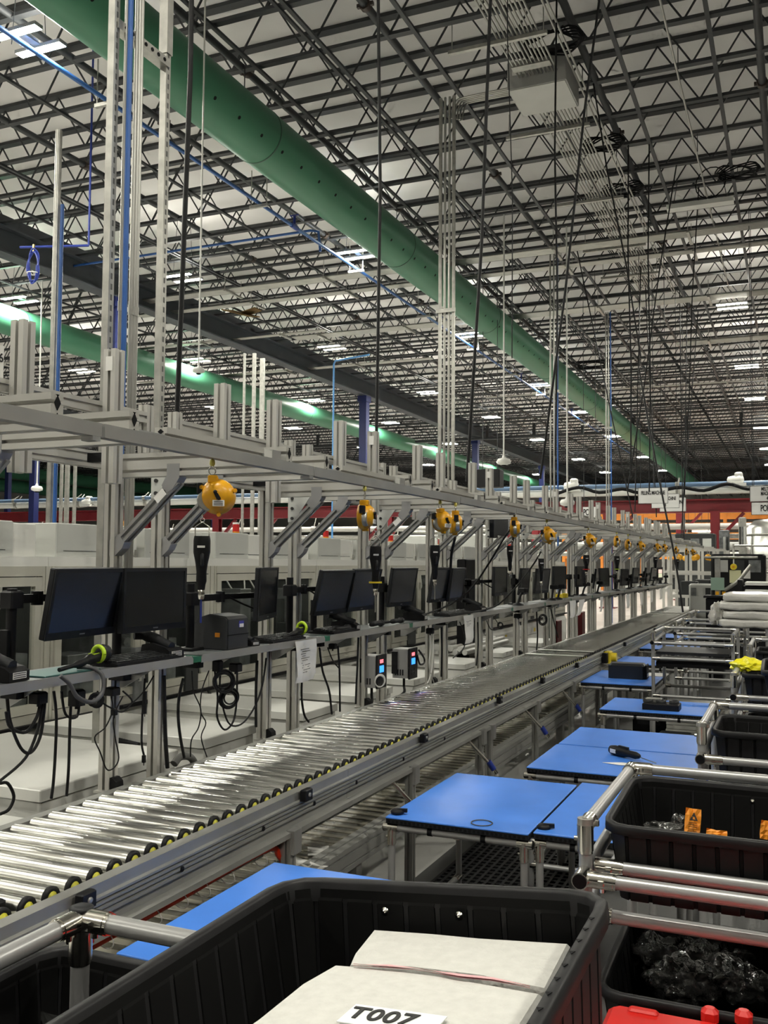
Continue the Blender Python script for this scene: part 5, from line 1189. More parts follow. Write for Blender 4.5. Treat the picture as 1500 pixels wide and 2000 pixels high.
# ------------------------------------------------------------------ totes
def rr_path(hx, hy, rad):
    seg = []; 
    L = [2*(hx-rad), math.pi/2*rad, 2*(hy-rad), math.pi/2*rad]*1
    L = [2*(hx-rad), math.pi/2*rad, 2*(hy-rad), math.pi/2*rad, 2*(hx-rad), math.pi/2*rad, 2*(hy-rad), math.pi/2*rad]
    tot = sum(L)
    st = [(-hx+rad, -hy), None, (hx, -hy+rad), None, (hx-rad, hy), None, (-hx, hy-rad), None]
    dr = [(1, 0), None, (0, 1), None, (-1, 0), None, (0, -1), None]; nr = [(0, -1), None, (1, 0), None, (0, 1), None, (-1, 0), None]
    cc = [None, (hx-rad, -hy+rad, -90), None, (hx-rad, hy-rad, 0), None, (-hx+rad, hy-rad, 90), None, (-hx+rad, -hy+rad, 180)]
    def at(s):
        s = s % tot
        for i in range(8):
            if s <= L[i] or i == 7:
                if i % 2 == 0: return (st[i][0]+dr[i][0]*s, st[i][1]+dr[i][1]*s), nr[i]
                a = R(cc[i][2])+s/rad; n = (math.cos(a), math.sin(a)); return (cc[i][0]+n[0]*rad, cc[i][1]+n[1]*rad), n
            s -= L[i]
    return at, tot
def loops(at, ss, rows, offs=None):
    vs = []; n = len(ss)
    for (o, z, k) in rows:
        for i, s in enumerate(ss):
            p, nn = at(s); oo = o+(offs[i]*k if offs else 0); vs.append((p[0]+nn[0]*oo, p[1]+nn[1]*oo, z))
    fs = [(r_*n+i, r_*n+(i+1) % n, (r_+1)*n+(i+1) % n, (r_+1)*n+i) for r_ in range(len(rows)-1) for i in range(n)]
    return vs, fs
def tote(lab, loc, Lx, Ly, H, rot=(0, 0, 0), rivets=None, body=None, rim_h=0.03, pitch=0.047, name='black_tote', outm=None, group='black plastic totes'):
    t = thing(name, lab, 'tote', loc, group=group); t.rotation_euler = rot
    at, tot = rr_path(Lx/2, Ly/2, 0.05)
    n = 72; ss = [tot*i/n for i in range(n)]
    rm_ = MB(); vs, fs = loops(at, ss, [(-0.009, -0.03, 0), (-0.007, -0.004, 0), (-0.004, 0, 0), (0.006, 0, 0), (0.009, -0.003, 0), (0.010, -rim_h*0.7, 0), (0.004, -rim_h*0.72-0.002, 0), (-0.004, -0.02, 0)])
    rm_.add(vs, fs, True); rm_.obj('rim', TOTE, t)
    m = int(tot/pitch); s2 = []; of = []
    for i in range(m):
        b = tot*i/m; w = tot/m
        s2 += [b, b+w*0.80, b+w*0.83, b+w*0.97]; of += [0, 0, -0.006, -0.006]
    bi = MB(); vs, fs = loops(at, s2, [(-0.008, -0.012, 0), (-0.009, -0.024, 0), (-0.010, -0.028, 1), (-0.030, -H, 1)], [-o for o in of]); bi.add(vs, fs); k = len(s2)
    bi.add(vs[-k:], [tuple(range(k))]); bi.obj('lining', TOTEIN, t)
    bo = MB(); vs, fs = loops(at, s2, [(-0.002, -0.018, 0), (-0.003, -0.03, 1), (-0.022, -H-0.004, 1)], of); bo.add(vs, fs); bo.add(vs[-k:], [tuple(range(k))]); bo.obj('outer_shell', outm or TOTE, t)
    if rivets:
        for (rx, face) in rivets:
            b = MB().lathe([(0.006, 0), (0.006, 0.0015), (0.0025, 0.003), (0.0025, 0.004), (0, 0.004)], (rx, Ly/2-0.016, -0.036), (0, -1, 0), 12); b.obj('rivet', CHROME, t)
    return t
# big near tote on its cart, right side raised
z_l = 1.25; a = W(565, 1712, z=z_l); c = W(1180, 1752, z=1.295)
wx = math.hypot(c.x-a.x, 0.045); tilt = -math.atan2(0.045, c.x-a.x)
LyB = 0.66
BT = Vector(((a.x+c.x)/2, (a.y+c.y)/2-LyB/2+0.01, (z_l+1.295)/2))
big = tote('large black tote in the foreground holding white foam sheets', BT, wx, LyB, 0.30, (0, tilt, 0), rivets=[(-0.075, 0), (0.035, 0)], rim_h=0.034)
dm = MB()
at_, tot_ = rr_path(wx/2, LyB/2, 0.05)
for i in range(11):
    q = wx/2-0.001
    dm.ext([(q-0.003, LyB/2-0.10-i*0.036), (q+0.004, LyB/2-0.10-i*0.036), (q+0.001, LyB/2-0.108-i*0.036)], 'z', 0.0002, 0.001)
dmo = dm.obj('rim_notches', BLACK, big)
MB().box(-wx/2+0.06, wx/2-0.06, -LyB/2+0.05, LyB/2-0.05, -0.302, -0.296).obj('tote_floor', TOTEIN, big)
RB = Matrix.Rotation(tilt, 4, 'Y')
def WL(px, py, zl):
    """sight line met with a plane parallel to the big tote's rim, in the tote's own axes"""
    n = RB @ Vector((0, 0, 1)); p0 = BT+n*zl
    d = FW+RT*((px-750)/FPX)-UP*((py-1000)/FPX); o = Vector((0, 0, CAM_Z))
    tt = (p0-o).dot(n)/d.dot(n); w = o+d*tt
    return RB.inverted() @ (w-BT)
def slab(name, pxs, zl, th, lab, sag=0.0):
    pts = [WL(p[0], p[1], zl) for p in pxs]; mx, my = wx/2-0.032, LyB/2-0.035
    pts = [Vector((max(-mx, min(mx, p.x)), max(-my, min(my, p.y)), p.z)) for p in pts]
    c = sum(pts, Vector())/len(pts); b = MB(); rows = []
    # softly rounded slab from the outline
    def ring(k, z): return [(c.x+(p.x-c.x)*k, c.y+(p.y-c.y)*k, z) for p in pts]
    n = len(pts); R_ = [ring(1.0, zl-th), ring(1.0, zl-0.012), ring(0.992, zl-0.004), ring(0.97, zl), ring(0.6, zl+sag), ring(0.25, zl+sag)]
    vs = [q for r_ in R_ for q in r_]
    b.add(vs, [(k*n+i, k*n+(i+1) % n, (k+1)*n+(i+1) % n, (k+1)*n+i) for k in range(len(R_)-1) for i in range(n)]); b.add(R_[-1], [tuple(range(n))]); b.add(R_[0], [tuple(range(n))])
    o = b.obj(name, FOAM, None, BT); o.rotation_euler = (0, tilt, 0); tag(o, lab, 'foam', 'foam sheets in the near tote'); return o
s2_ = slab('foam_sheet', [(742, 1803), (850, 1815), (935, 1832), (1115, 1843), (1070, 1932), (940, 1905), (800, 1888), (680, 1885), (690, 1862)], -0.055, 0.2, 'white foam sheet at the back of the near tote, behind the pink tape')
s1_ = slab('foam_sheet', [(655, 1883), (720, 1888), (860, 1905), (1062, 1940), (1000, 2040), (820, 2200), (300, 2150), (400, 2060), (500, 1992), (590, 1920)], -0.052, 0.2, 'large white foam sheet in the near tote carrying a handwritten label', 0.004)
pt = [WL(x, y, -0.048) for x, y in ((690, 1884), (760, 1887), (830, 1895), (900, 1906), (960, 1912), (1035, 1928))]
b = MB(); n = len(pt); vs = []
for i, p in enumerate(pt): w = (0.003, 0.010, 0.003, 0.011, 0.010, 0.002)[i]; vs += [(p.x, p.y+w*0.5, p.z), (p.x, p.y-w*0.5, p.z+0.002)]
b.add(vs, [(2*i, 2*i+1, 2*i+3, 2*i+2) for i in range(n-1)]); b.add([(v[0], v[1], v[2]-0.002) for v in vs], [(2*i, 2*i+1, 2*i+3, 2*i+2) for i in range(n-1)])
o = b.obj('pink_tape', PINK, None, BT); o.rotation_euler = (0, tilt, 0); tag(o, 'strip of pink tape lying across the white foam', 'tape')
lc = WL(765, 1992, -0.044); t = thing('paper_label', 'white handwritten paper label stuck on the large foam sheet', 'label', BT)
t.rotation_euler = (0, tilt, 0)
l2 = MB().box(-0.055, 0.055, -0.022, 0.022, 0, 0.0012).obj('label_card', mat('bright_label_paper', (0.88, 0.90, 0.90), 0.5), t, lc); l2.rotation_euler = (0, 0, -0.06)
text('handwriting', 'T007', 0.036, INK, t, (lc.x-0.012, lc.y+0.001, lc.z+0.002), (0, 0, -0.06), spacing=1.05)
# cart under the big tote
t = thing('pipe_cart', 'grey pipe cart carrying the near tote, its corner joint at lower left', 'cart', (-1.03, 1.2, 0))
pipe(t, (0, 0, 1.16), (0, -1.3, 1.16)); pipe(t, (0, 0, 1.16), (0.31, 0, 1.16), True, False); pipe(t, (0.31, 0, 0), (0.31, 0, 1.16), False, True); pipe(t, (0.0, 0, 0), (0, 0, 1.15), False, True)
MB().lathe([(0, 0), (0.018, 0), (0.019, 0.006), (0.012, 0.009), (0, 0.009)], (0, 0, 1.172), (0, 0, 1), 16).obj('top_cap', CHAR, t)
bz = 0.925
pipe(t, (0.31, 0.0, bz), (0.85, 0.0, bz+0.03), True, True); pipe(t, (0.31, -0.55, bz), (0.85, -0.55, bz+0.03)); pipe(t, (0.85, 0, 0), (0.85, 0, bz+0.03), False, True); pipe(t, (0.31, -0.55, 0), (0.31, -0.55, bz), False, True); pipe(t, (0.85, -0.55, 0), (0.85, -0.55, bz+0.03), False, True)
p = W(170, 1862, z=1.07)
tote('small black tote at the lower left edge holding a clear bag', (-0.95, p.y-0.19, 1.07), 0.42, 0.40, 0.25, (0, 0, 0))
q = W(100, 1955, z=0.99); t = thing('clear_bag', 'clear plastic bag with metal bits in the lower left tote', 'bag', (q.x, q.y, 0.83))
b = MB(); N = 6; vs = []
for o in (0, 0.01):
    for i in range(N+1):
        for j in range(N+1): vs.append(((i/N-0.5)*0.085, o*math.sin(math.pi*i/N)*math.sin(math.pi*j/N)*2-0.02*j/N+0.004*random.random(), j/N*0.15))
n = (N+1)**2
b.add(vs, [(o+i*(N+1)+j, o+(i+1)*(N+1)+j, o+(i+1)*(N+1)+j+1, o+i*(N+1)+j+1) for o in (0, n) for i in range(N) for j in range(N)]); b.obj('film', PLAST, t)
MB().lathe([(0.0, 0), (0.015, 0.0), (0.015, 0.012), (0, 0.014)], (0.0, 0.004, 0.03), (0.3, 1, 0.4), 10).obj('metal_bit', CHROME, t)

# ------------------------------------------------------------------ flow racks on the right
def rack(x0, x1, y0, y1, lab, zt=1.14, front=1.035, lows=(0.85,), dbl=False, cap=True):
    t = thing('pipe_rack', lab, 'rack', (x0, y0, 0), group='grey pipe racks')
    w = x1-x0; d = y1-y0
    pipe(t, (0, 0, zt), (0, d, zt)); pipe(t, (0, d, zt), (w, d, zt)); pipe(t, (w, 0, zt), (w, d, zt))
    for q in ((0, 0), (w, 0), (0, d), (w, d)): pipe(t, (*q, 0), (*q, zt-0.002), False, True)
    MB().cyl((0, 0, zt+0.002), (0, 0, zt+0.016), 0.0175, 14).obj('top_cap', GALV, t)
    pipe(t, (0.015, -0.034, front), (w, -0.034, front))
    pipe(t, (0.0, -0.06, front+0.002), (0.0, d+0.034, front+0.03), cap0=True)
    if dbl: pipe(t, (0.02, 0.03, front+0.012), (w, 0.03, front+0.012))
    for z in lows:
        pipe(t, (0, -0.0, z), (w, -0.0, z)); pipe(t, (0, 0, z), (0, d, z)); pipe(t, (0, d, z), (w, d, z))
    return t
zl = W(1222, 1793, y=2.14).z
rack(-0.434, 0.30, 2.136, 2.784, 'grey pipe rack holding the tote of orange bags, nearest on the right', lows=(zl,), dbl=True)
tote('black tote with orange bags on the nearest right rack', (-0.085, 2.37, 1.155), 0.62, 0.42, 0.17, (R(3), 0, 0), rivets=[(-0.02, 0), (0.055, 0)])
tote('black tote of clear bagged parts low on the nearest right rack', (-0.08, 2.32, 0.815), 0.64, 0.44, 0.18, (R(2), 0, 0))
# orange antistatic bags
def esd(px, py, y, w, h, rx, lab, full=True):
    p = W(px, py, y=y); t = thing('orange_bag', lab, 'bag', p, group='orange antistatic bags'); t.rotation_euler = (rx, 0.12, 0.3)
    b = MB(); N = 4; vs = []
    for o in (0, 0.008):
        for i in range(N+1):
            for j in range(N+1): vs.append(((i/N-0.5)*w, o*math.sin(math.pi*i/N)*math.sin(math.pi*j/N)+0.004*math.sin(i*2+j), (j/N)*h))
    n = (N+1)**2; b.add(vs, [(o+i*(N+1)+j, o+(i+1)*(N+1)+j, o+(i+1)*(N+1)+j+1, o+i*(N+1)+j+1) for o in (0, n) for i in range(N) for j in range(N)]); b.obj('bag_skin', ORANGE, t)
    if full:
        MB().ext([(-w*0.26, h*0.56), (w*0.26, h*0.56), (0, h*0.86)], 'y', -0.009, -0.0075).obj('warning_triangle', INK, t)
        hd = MB(); hd.ext([(-w*0.09, h*0.60), (w*0.05, h*0.60), (w*0.07, h*0.66), (-w*0.02, h*0.70)], 'y', -0.0098, -0.009); hd.obj('hand_symbol', ORANGE, t); MB().ext([(-w*0.14, h*0.70), (-w*0.11, h*0.70), (w*0.11, h*0.60), (w*0.08, h*0.60)], 'y', -0.0102, -0.0098).obj('slash', ORANGE, t)
        ln = MB()
        for q in range(6): ln.box(-w*0.34, w*(0.18+0.16*random.random()), -0.009, -0.0078, h*(0.47-q*0.075), h*(0.485-q*0.075))
        ln.obj('small_print', INK, t)
    return t
esd(1352, 1634, 2.30, 0.035, 0.062, R(-18), 'orange antistatic bag standing up with a black hand triangle')
esd(1400, 1640, 2.28, 0.045, 0.022, R(-30), 'folded orange antistatic bag right of the standing one', False)
esd(1498, 1640, 2.28, 0.03, 0.04, R(-10), 'orange antistatic bag at the right edge of the photo', False)
esd(1308, 1634, 2.34, 0.025, 0.018, R(-40), 'small orange bag lying left of the standing one', False)
def crumple(name, lab, c, s, m, seed, cat='bag', group=None, amp=0.35, lev=3):
    bm = bmesh.new(); bmesh.ops.create_icosphere(bm, subdivisions=lev, radius=1.0); rr = random.Random(seed)
    from mathutils import noise
    for v in bm.verts:
        k = 1+amp*noise.noise(v.co*2.3+Vector((seed*3.1, 0, 0)))+amp*0.5*noise.noise(v.co*5.5+Vector((0, seed, 0)))
        v.co = Vector((v.co.x*s[0]*k, v.co.y*s[1]*k, max(-0.5, v.co.z)*s[2]*k))
    me = bpy.data.meshes.new(name); bm.to_mesh(me); bm.free(); me.materials.append(m); me.polygons.foreach_set('use_smooth', [lev > 3]*len(me.polygons))
    o = bpy.data.objects.new(name, me); COL.objects.link(o); o.location = c; return tag(o, lab, cat, group)
DB = None #'dark_bagged_part', (0.02, 0.02, 0.021), 0.3)
SMOKE = mat('smoky_film', (0.035, 0.035, 0.034), 0.1, 0, 0.3, 26, bump=1.0, spec=1.0)
for q, (px, py, lab) in enumerate(((1285, 1850, 'crumpled clear bag of black parts at the left in the low tote'), (1370, 1862, 'crumpled clear bag of black parts in the middle of the low tote'), (1450, 1855, 'crumpled clear bag of black parts toward the right of the low tote'), (1430, 1900, 'crumpled clear bag of black parts at the front of the low tote'), (1330, 1900, 'crumpled clear bag of black parts at the front left of the low tote'))):
    p = W(px, py, z=0.76); crumple('bagged_part', lab, (p.x, p.y, 0.74), (0.075, 0.06, 0.05), SMOKE, q, group='bagged parts in the low tote', amp=0.45, lev=4)
crumple('bagged_part', 'small glossy dark bag beside the standing orange bag', W(1300, 1622, y=2.36), (0.045, 0.03, 0.02), SMOKE, 9, amp=0.6)
crumple('bagged_part', 'dark bagged part behind the standing orange bag', W(1330, 1618, y=2.40), (0.02, 0.02, 0.035), SMOKE, 10, amp=0.5)
# red box at the bottom right
p = W(1200, 1962, z=0.80); t = thing('red_box', 'red plastic box lid with raised knobs at the lower right corner', 'box', (p.x, p.y, 0.0))
RX = 0.5
MB().bbox(0, RX, -0.5, 0.0, 0.45, 0.775, 0.02).obj('box_body', REDT, t); MB().bbox(-0.012, RX+0.01, -0.5, 0.012, 0.765, 0.80, 0.012).obj('lid', REDT, t)
for (px, py) in ((1386, 1985), (1452, 1990)):
    k = W(px, py, z=0.80); q = MB().bbox(k.x-p.x-0.016, k.x-p.x+0.018, k.y-p.y-0.02, k.y-p.y+0.012, 0.795, 0.82, 0.008).obj('knob', REDT, t)
MB().bbox(0.03, 0.09, -0.02, 0.002, 0.795, 0.806, 0.004).obj('lid_ridge', REDT, t); MB().box(0.0, RX, -0.5, 0.0, 0.0, 0.45).obj('lower_body', REDT, t)

rack(-0.313, 0.35, 3.58, 4.16, 'grey pipe rack holding two stacked black totes, second on the right', lows=(0.86,))
tote('black tote on the second right rack, upper one', (0.02, 3.86, 1.12), 0.60, 0.42, 0.2, rivets=[(-0.06, 0)])
tote('black tote on the second right rack, lower one', (0.02, 3.86, 0.86), 0.60, 0.42, 0.2)
rack(-0.30, 0.35, 5.28, 5.95, 'grey pipe rack third on the right, with black totes of clear bags', lows=(0.86, 0.5))
tote('black tote on the third right rack, topped by a yellow bag', (0.02, 5.62, 1.14), 0.56, 0.42, 0.2)
tote('black tote standing tilted at the right edge above the third rack', (0.10, 5.0, 1.26), 0.5, 0.4, 0.28, (R(4), R(-6), 0))
tote('black tote low on the third right rack holding shiny film', (0.02, 5.62, 0.88), 0.56, 0.42, 0.2)
crumple('yellow_bag', 'bright yellow plastic bag with a black triangle on a black tote', Vector((W(1463, 1262, y=5.62).x, 5.62, 1.158)), (0.085, 0.05, 0.045), mat('bright_yellow_film', (0.85, 0.78, 0.02), 0.25, 0, 0.05, 10, bump=0.4), 21, amp=0.5)
crumple('clear_film', 'crumpled clear film in the low tote of the third right rack', (-0.05, 5.55, 0.83), (0.16, 0.1, 0.05), SMOKE, 22, amp=0.6)
R4 = rack(-1.10, -0.47, 8.23, 8.96, 'empty grey pipe rack in mid distance with a black shelf tray', lows=(0.93, 0.62), zt=1.14, front=1.06)
MB().box(0.02, 0.60, 0.02, 0.6, 0.96, 0.985).obj('shelf_tray', CHAR, R4); MB().box(0.02, 0.60, 0.02, 0.6, 0.86, 0.90).obj('under_tray', BLACK, R4)
t = thing('sheet_stack', 'stack of greyish plastic sheets low in the empty mid rack', 'sheet stack', (-0.78, 8.55, 0.30))
for q in range(7): MB().bbox(-0.24+random.uniform(-.01, .01), 0.24, -0.2, 0.2, q*0.035, q*0.035+0.031, 0.004).obj('plastic_sheet', mat('grey_film_sheet', (0.36, 0.36, 0.33), 0.3, 0, 0.1, 15, bump=0.3), t)
MB().box(-0.26, 0.26, -0.22, 0.22, -0.3, -0.003).obj('stack_stand', BLACK, t)
rack(-1.09, -0.45, 9.77, 10.4, 'grey pipe rack behind the empty mid rack, below the wrapped foam', lows=(0.95, 0.6))
rack(-1.14, -0.3, 11.55, 12.3, 'farther grey pipe rack beside the wrapped foam bundle', lows=(0.9,))
rack(-0.30, 0.4, 7.2, 7.9, 'grey pipe rack at the right edge behind the yellow bag', lows=(0.9, 0.6))
tote('black tote on the rack at the right edge behind the yellow bag', (0.02, 7.55, 1.10), 0.56, 0.42, 0.2)
# wrapped foam bundle
t = thing('wrapped_foam', 'bundle of white foam sheets wrapped in clear plastic on the far racks', 'bundle', (-0.28, 9.35, 1.145))
from mathutils import noise as _nz
def soft_slab(x0, x1, y0, y1, z0, z1, sd, amp=0.012):
    bm = bmesh.new(); bmesh.ops.create_cube(bm, size=1.0); bmesh.ops.subdivide_edges(bm, edges=bm.edges[:], cuts=7, use_grid_fill=True)
    for v in bm.verts:
        c = v.co*2; k = (c.x**6+c.y**6+c.z**6)**(1/6)
        c = c/max(k, 1e-6)*max(abs(c.x), abs(c.y), abs(c.z)); p = Vector(((x0+x1)/2+c.x*(x1-x0)/2, (y0+y1)/2+c.y*(y1-y0)/2, (z0+z1)/2+c.z*(z1-z0)/2))
        n = _nz.noise(p*9+Vector((sd, 0, 0))); v.co = p+Vector((n, _nz.noise(p*7+Vector((0, sd, 0))), 0.6*n))*amp
    b = MB(); b.add([v.co.copy() for v in bm.verts], [tuple(v.index for v in f.verts) for f in bm.faces], True); bm.free(); return b
for q in range(4):
    soft_slab(-0.36+0.03*(q % 2), 0.42, -0.3, 0.3+0.02*q, q*0.078, q*0.078+0.084, q*3.3, 0.02).obj('foam_layer', FILM, t)
crumple('wrap_tail', 'x', (0, 0, 0), (0.07, 0.1, 0.14), FILM, 31, amp=0.7); o = COL.objects['wrap_tail']; o.parent = t; o.location = (-0.38, 0.0, 0.09)
for kk in ('label', 'category'): del o[kk]
# ------------------------------------------------------------------ far background
def gantry(y, z, x0, x1, cols, lab, h=0.5):
    t = thing('red_gantry', lab, 'gantry', (0, y, 0))
    b = MB(); b.box(x0, x1, -0.15, 0.15, z, z+0.05); b.box(x0, x1, -0.15, 0.15, z+h-0.05, z+h); b.box(x0, x1, -0.02, 0.02, z+0.05, z+h-0.05); b.obj('beam', REDP, t)
    for x in cols:
        c = MB(); c.box(x-0.16, x+0.16, -0.16, -0.12, 0, z); c.box(x-0.16, x+0.16, 0.12, 0.16, 0, z); c.box(x-0.03, x+0.03, -0.12, 0.12, 0, z); c.obj('column_leg', REDP, t)
        MB().bar((x+0.1, 0, z-1.0), (x+1.0, 0, z-0.02), 0.12).obj('knee_brace', REDP, t)
        MB().box(x-0.3, x+0.3, -0.3, 0.3, 0, 0.04).obj('foot_plate', REDP, t)
gantry(37, 3.62, -40, 12, (-34, -29.5, -24.4, -16.9, -10.5, -6.6, -2.68, 3), 'red steel gantry crossing behind the workstations, carrying pipes')
gantry(47, 4.16, -50, 12, (-44, -36, -28, -20, -12, -5, 2), 'second red steel gantry farther back in the hall')
for k, (y, z, r_, m_, lab) in enumerate(((36.2, 4.62, 0.09, mat('pale_blue_gantry_pipe', (0.10, 0.17, 0.28), 0.4), 'blue pipe lying along the top of the red gantry'), (36.4, 4.42, 0.16, WHITE, 'fat white pipe along the red gantry under the blue one'), (38.0, 3.15, 0.12, WHITE, 'white pipe slung below the red gantry'), (38.2, 2.78, 0.10, GALV, 'steel pipe slung below the white one under the gantry'), (39, 2.42, 0.16, WHITE2, 'broad pale pipe low behind the machine signs'), (39.5, 2.1, 0.10, GALV, 'lowest steel pipe behind the machine signs'))):
    o = thing('process_pipe', lab, 'pipe', (0, y, z), group='process pipes on the gantry'); MB().cyl((-38, 0, 0), (10, 0, 0), r_, 10).obj('pipe_run', m_, o)
    for q in range(12): MB().cyl((-36+q*4, 0, 0), (-35.85+q*4, 0, 0), r_*1.25, 10).obj('flange', GALV, o); MB().bar((-35.9+q*4, 0, r_), (-35.9+q*4, 0.3, min(r_+0.6, 4.9-z)), 0.03).obj('hanger', GALV, o)
# drooping black cable along gantry
tag(MB().tube(arcpts([W(x_, y_, y=35.5) for x_, y_ in ((1085, 965), (1130, 952), (1170, 962), (1215, 955), (1245, 962), (1290, 958), (1330, 952), (1375, 958), (1420, 945), (1460, 955), (1500, 950))], 4), 0.07, 6).obj('gantry_cable', BLACK), 'thick black cable drooping along the top of the red gantry', 'cable')
for k, (px, py, lab) in enumerate(((1118, 942, 'white motor on the gantry pipes left of the signs'), (1440, 930, 'white motor on the gantry pipes near the right edge'), (170, 975, 'white machine end on the left gantry, glowing under a lamp'))):
    p = W(px, py, y=36.1); t = thing('pipe_motor', lab, 'motor', (p.x, 36.2, p.z-0.25), group='white motors on the gantry')
    MB().lathe([(0.08, -0.35), (0.17, -0.3), (0.2, 0.1), (0.14, 0.2), (0.05, 0.22)], (0, 0, 0.12), (1, 0, 0.15), 14).obj('motor_body', WHITE, t); MB().bbox(-0.1, 0.18, -0.15, 0.15, 0.2, 0.4, 0.05).obj('motor_box', WHITE, t); MB().box(-0.3, 0.3, -0.25, 0.25, -0.1, 0.0).obj('motor_foot', WHITE, t)
# signs
def sign(px0, px1, py0, py1, y, body, size, lab, dz=0):
    a = W(px0, py0, y=y); b_ = W(px1, py1, y=y); w = b_.x-a.x; h = a.z-b_.z
    t = thing('machine_sign', lab, 'sign', ((a.x+b_.x)/2, y, b_.z), group='hanging machine signs')
    MB().box(-w/2, w/2, 0, 0.02, 0, h).obj('sign_board', mat('white_sign_board', (0.95, 0.95, 0.93), 0.5), t)
    f = MB(); e = w*0.012
    for (x0, x1, z0, z1) in ((-w/2, w/2, 0, e), (-w/2, w/2, h-e, h), (-w/2, -w/2+e, 0, h), (w/2-e, w/2, 0, h)): f.box(x0, x1, -0.003, 0, z0, z1)
    f.obj('sign_border', INK, t)
    for (s, fx, fz, fs) in body: text('lettering', s, h*fs, INK, t, (fx*w, -0.004, fz*h), (R(90), 0, 0), thick=0.001, spacing=0.9).scale = (0.72, 1.25, 1)
    for s in (-1, 1): MB().bar((s*w*0.42, 0.01, h), (s*w*0.42, 0.01, 9.2-b_.z), 0.012).obj('hanger_wire', STEELD, t)
    return t
sign(1246, 1305, 953, 983, 22.0, [('FILLING MACHINE', 0, 0.66, 0.27)], 0, 'white hanging sign reading FILLING MACHINE, frontmost of three')
sign(1272, 1327, 965, 992, 24.5, [('FILLING MACHINE', 0, 0.66, 0.27), ('4', 0, 0.22, 0.3)], 0, 'white hanging sign half hidden behind the front one, its end reading CHINE')
sign(1288, 1340, 972, 999, 27, [('FILLING MACHINE', 0, 0.66, 0.27)], 0, 'white hanging sign rearmost of three, showing only its last letters')
sign(1464, 1534, 949, 979, 21, [('MELTING', 0, 0.78, 0.26), ('MACHINE', 0, 0.50, 0.26), ('4', 0, 0.2, 0.28)], 0, 'white hanging sign at the right edge whose words begin MELT and MACH')
sign(1467, 1540, 981, 1005, 21.3, [('POD-4', -0.05, 0.5, 0.55)], 0, 'white hanging sign at the right edge beginning with POD')
sign(1138, 1166, 990, 1012, 24, [('POD', -0.12, 0.5, 0.6)], 0, 'small white POD sign half hidden by aluminium stubs')
# orange lit bay at the far end
ORW = mat('orange_lit_rack', (0.75, 0.25, 0.03), 0.6, 0, 0.1, 3)  # orange glow of the bay put into the rack's colour
t = thing('orange_bay', 'storage rack in the far bay behind the red gantry, orange glow in its colour', 'rack', (0, 62, 0))
for q in range(5): MB().box(-14, 4, -0.2, 0.2, 2.0+q*0.62, 2.42+q*0.62).obj('orange_beam', ORW, t)
for q in range(8): MB().box(-14+q*2.5, -13.8+q*2.5, -0.25, 0.25, 0, 5.2).obj('rack_upright', ORW, t)
for k in range(4):
    p = W(1345+k*13, 1027+k*5.2, y=58-k*2); t = thing('strip_lamp', 'small glowing strip lamp in the orange bay, %s from the left' % ORD[k], 'light fixture', p, group='strip lamps in the orange bay')
    MB().box(-0.5, 0.5, -0.12, 0.12, -0.03, 0.0).obj('led_panel', mat('small_led_panel', (1, 1, 1), 0.5, emit=(LAMP_COLOR, 30)), t); MB().box(-0.52, 0.52, -0.14, 0.14, 0, 0.08).obj('housing', WHITE, t); MB().bar((0, 0, 0.08), (0, 0, 10.34-p.z), 0.02).obj('hanger_wire', STEELD, t)
# dark partition and tanks
for k, (px0, px1, py0, py1, y, m_, lab) in enumerate(((1318, 1396, 1042, 1082, 33, MACH, 'dark machine hood left of the red column leg'), (1404, 1425, 1035, 1090, 34, MACHG, 'grey grated machine right of the red column leg'), (1388, 1495, 1082, 1130, 17.5, DARK, 'long black machine shroud at the end of the line'), (1442, 1458, 1010, 1085, 30, GALV, 'pale steel upright post group by the tank'), (1345, 1392, 1140, 1172, 19.5, WHITE2, 'white machine table at the far end of the conveyor'), (1395, 1440, 1120, 1165, 20, MACH, 'grey machine under clear film at the far end'))):
    a = W(px0, py0, y=y); b_ = W(px1, py1, y=y); w = b_.x-a.x; h = a.z-max(0.0, b_.z)
    t = thing('far_machine', lab, 'machine', (a.x, y, 0))
    MB().bbox(0, w, 0, w*0.7, 0, a.z, 0.03).obj('machine_body', m_, t)
    for q in range(3): MB().box(w*(0.1+0.3*q), w*(0.32+0.3*q), -0.01, 0, a.z-h*0.75, a.z-h*0.25).obj('access_panel', (MACH, MACHG, WHITE2)[(q+k) % 3], t)
a = W(1478, 1012, y=30); t = thing('steel_tank', 'shiny steel tank at the right edge below the POD sign', 'tank', (a.x+0.5, 30.6, 0))
MB().lathe([(0.0, 0.0), (0.85, 0.0), (0.85, a.z-0.3), (0.6, a.z-0.05), (0.2, a.z), (0, a.z)], (0, 0, 0), (0, 0, 1), 24).obj('tank_shell', STEEL, t)
for q in range(3): MB().torus((0, 0, 1.2+q*0.7), (0, 0, 1), 0.87, 0.03, 28, 6).obj('tank_band', GALV, t)
t = thing('guard_rail', 'thin steel guard rail in front of the steel tank', 'rail', (a.x-0.6, 29, 0))
for q in range(5): MB().cyl((q*0.5, 0, 0), (q*0.5, 0, 2.3), 0.03, 8).obj('rail_post', GALV, t)
for z in (1.5, 2.25): MB().cyl((0, 0, z), (2.2, 0, z), 0.03, 8).obj('rail_bar', GALV, t)
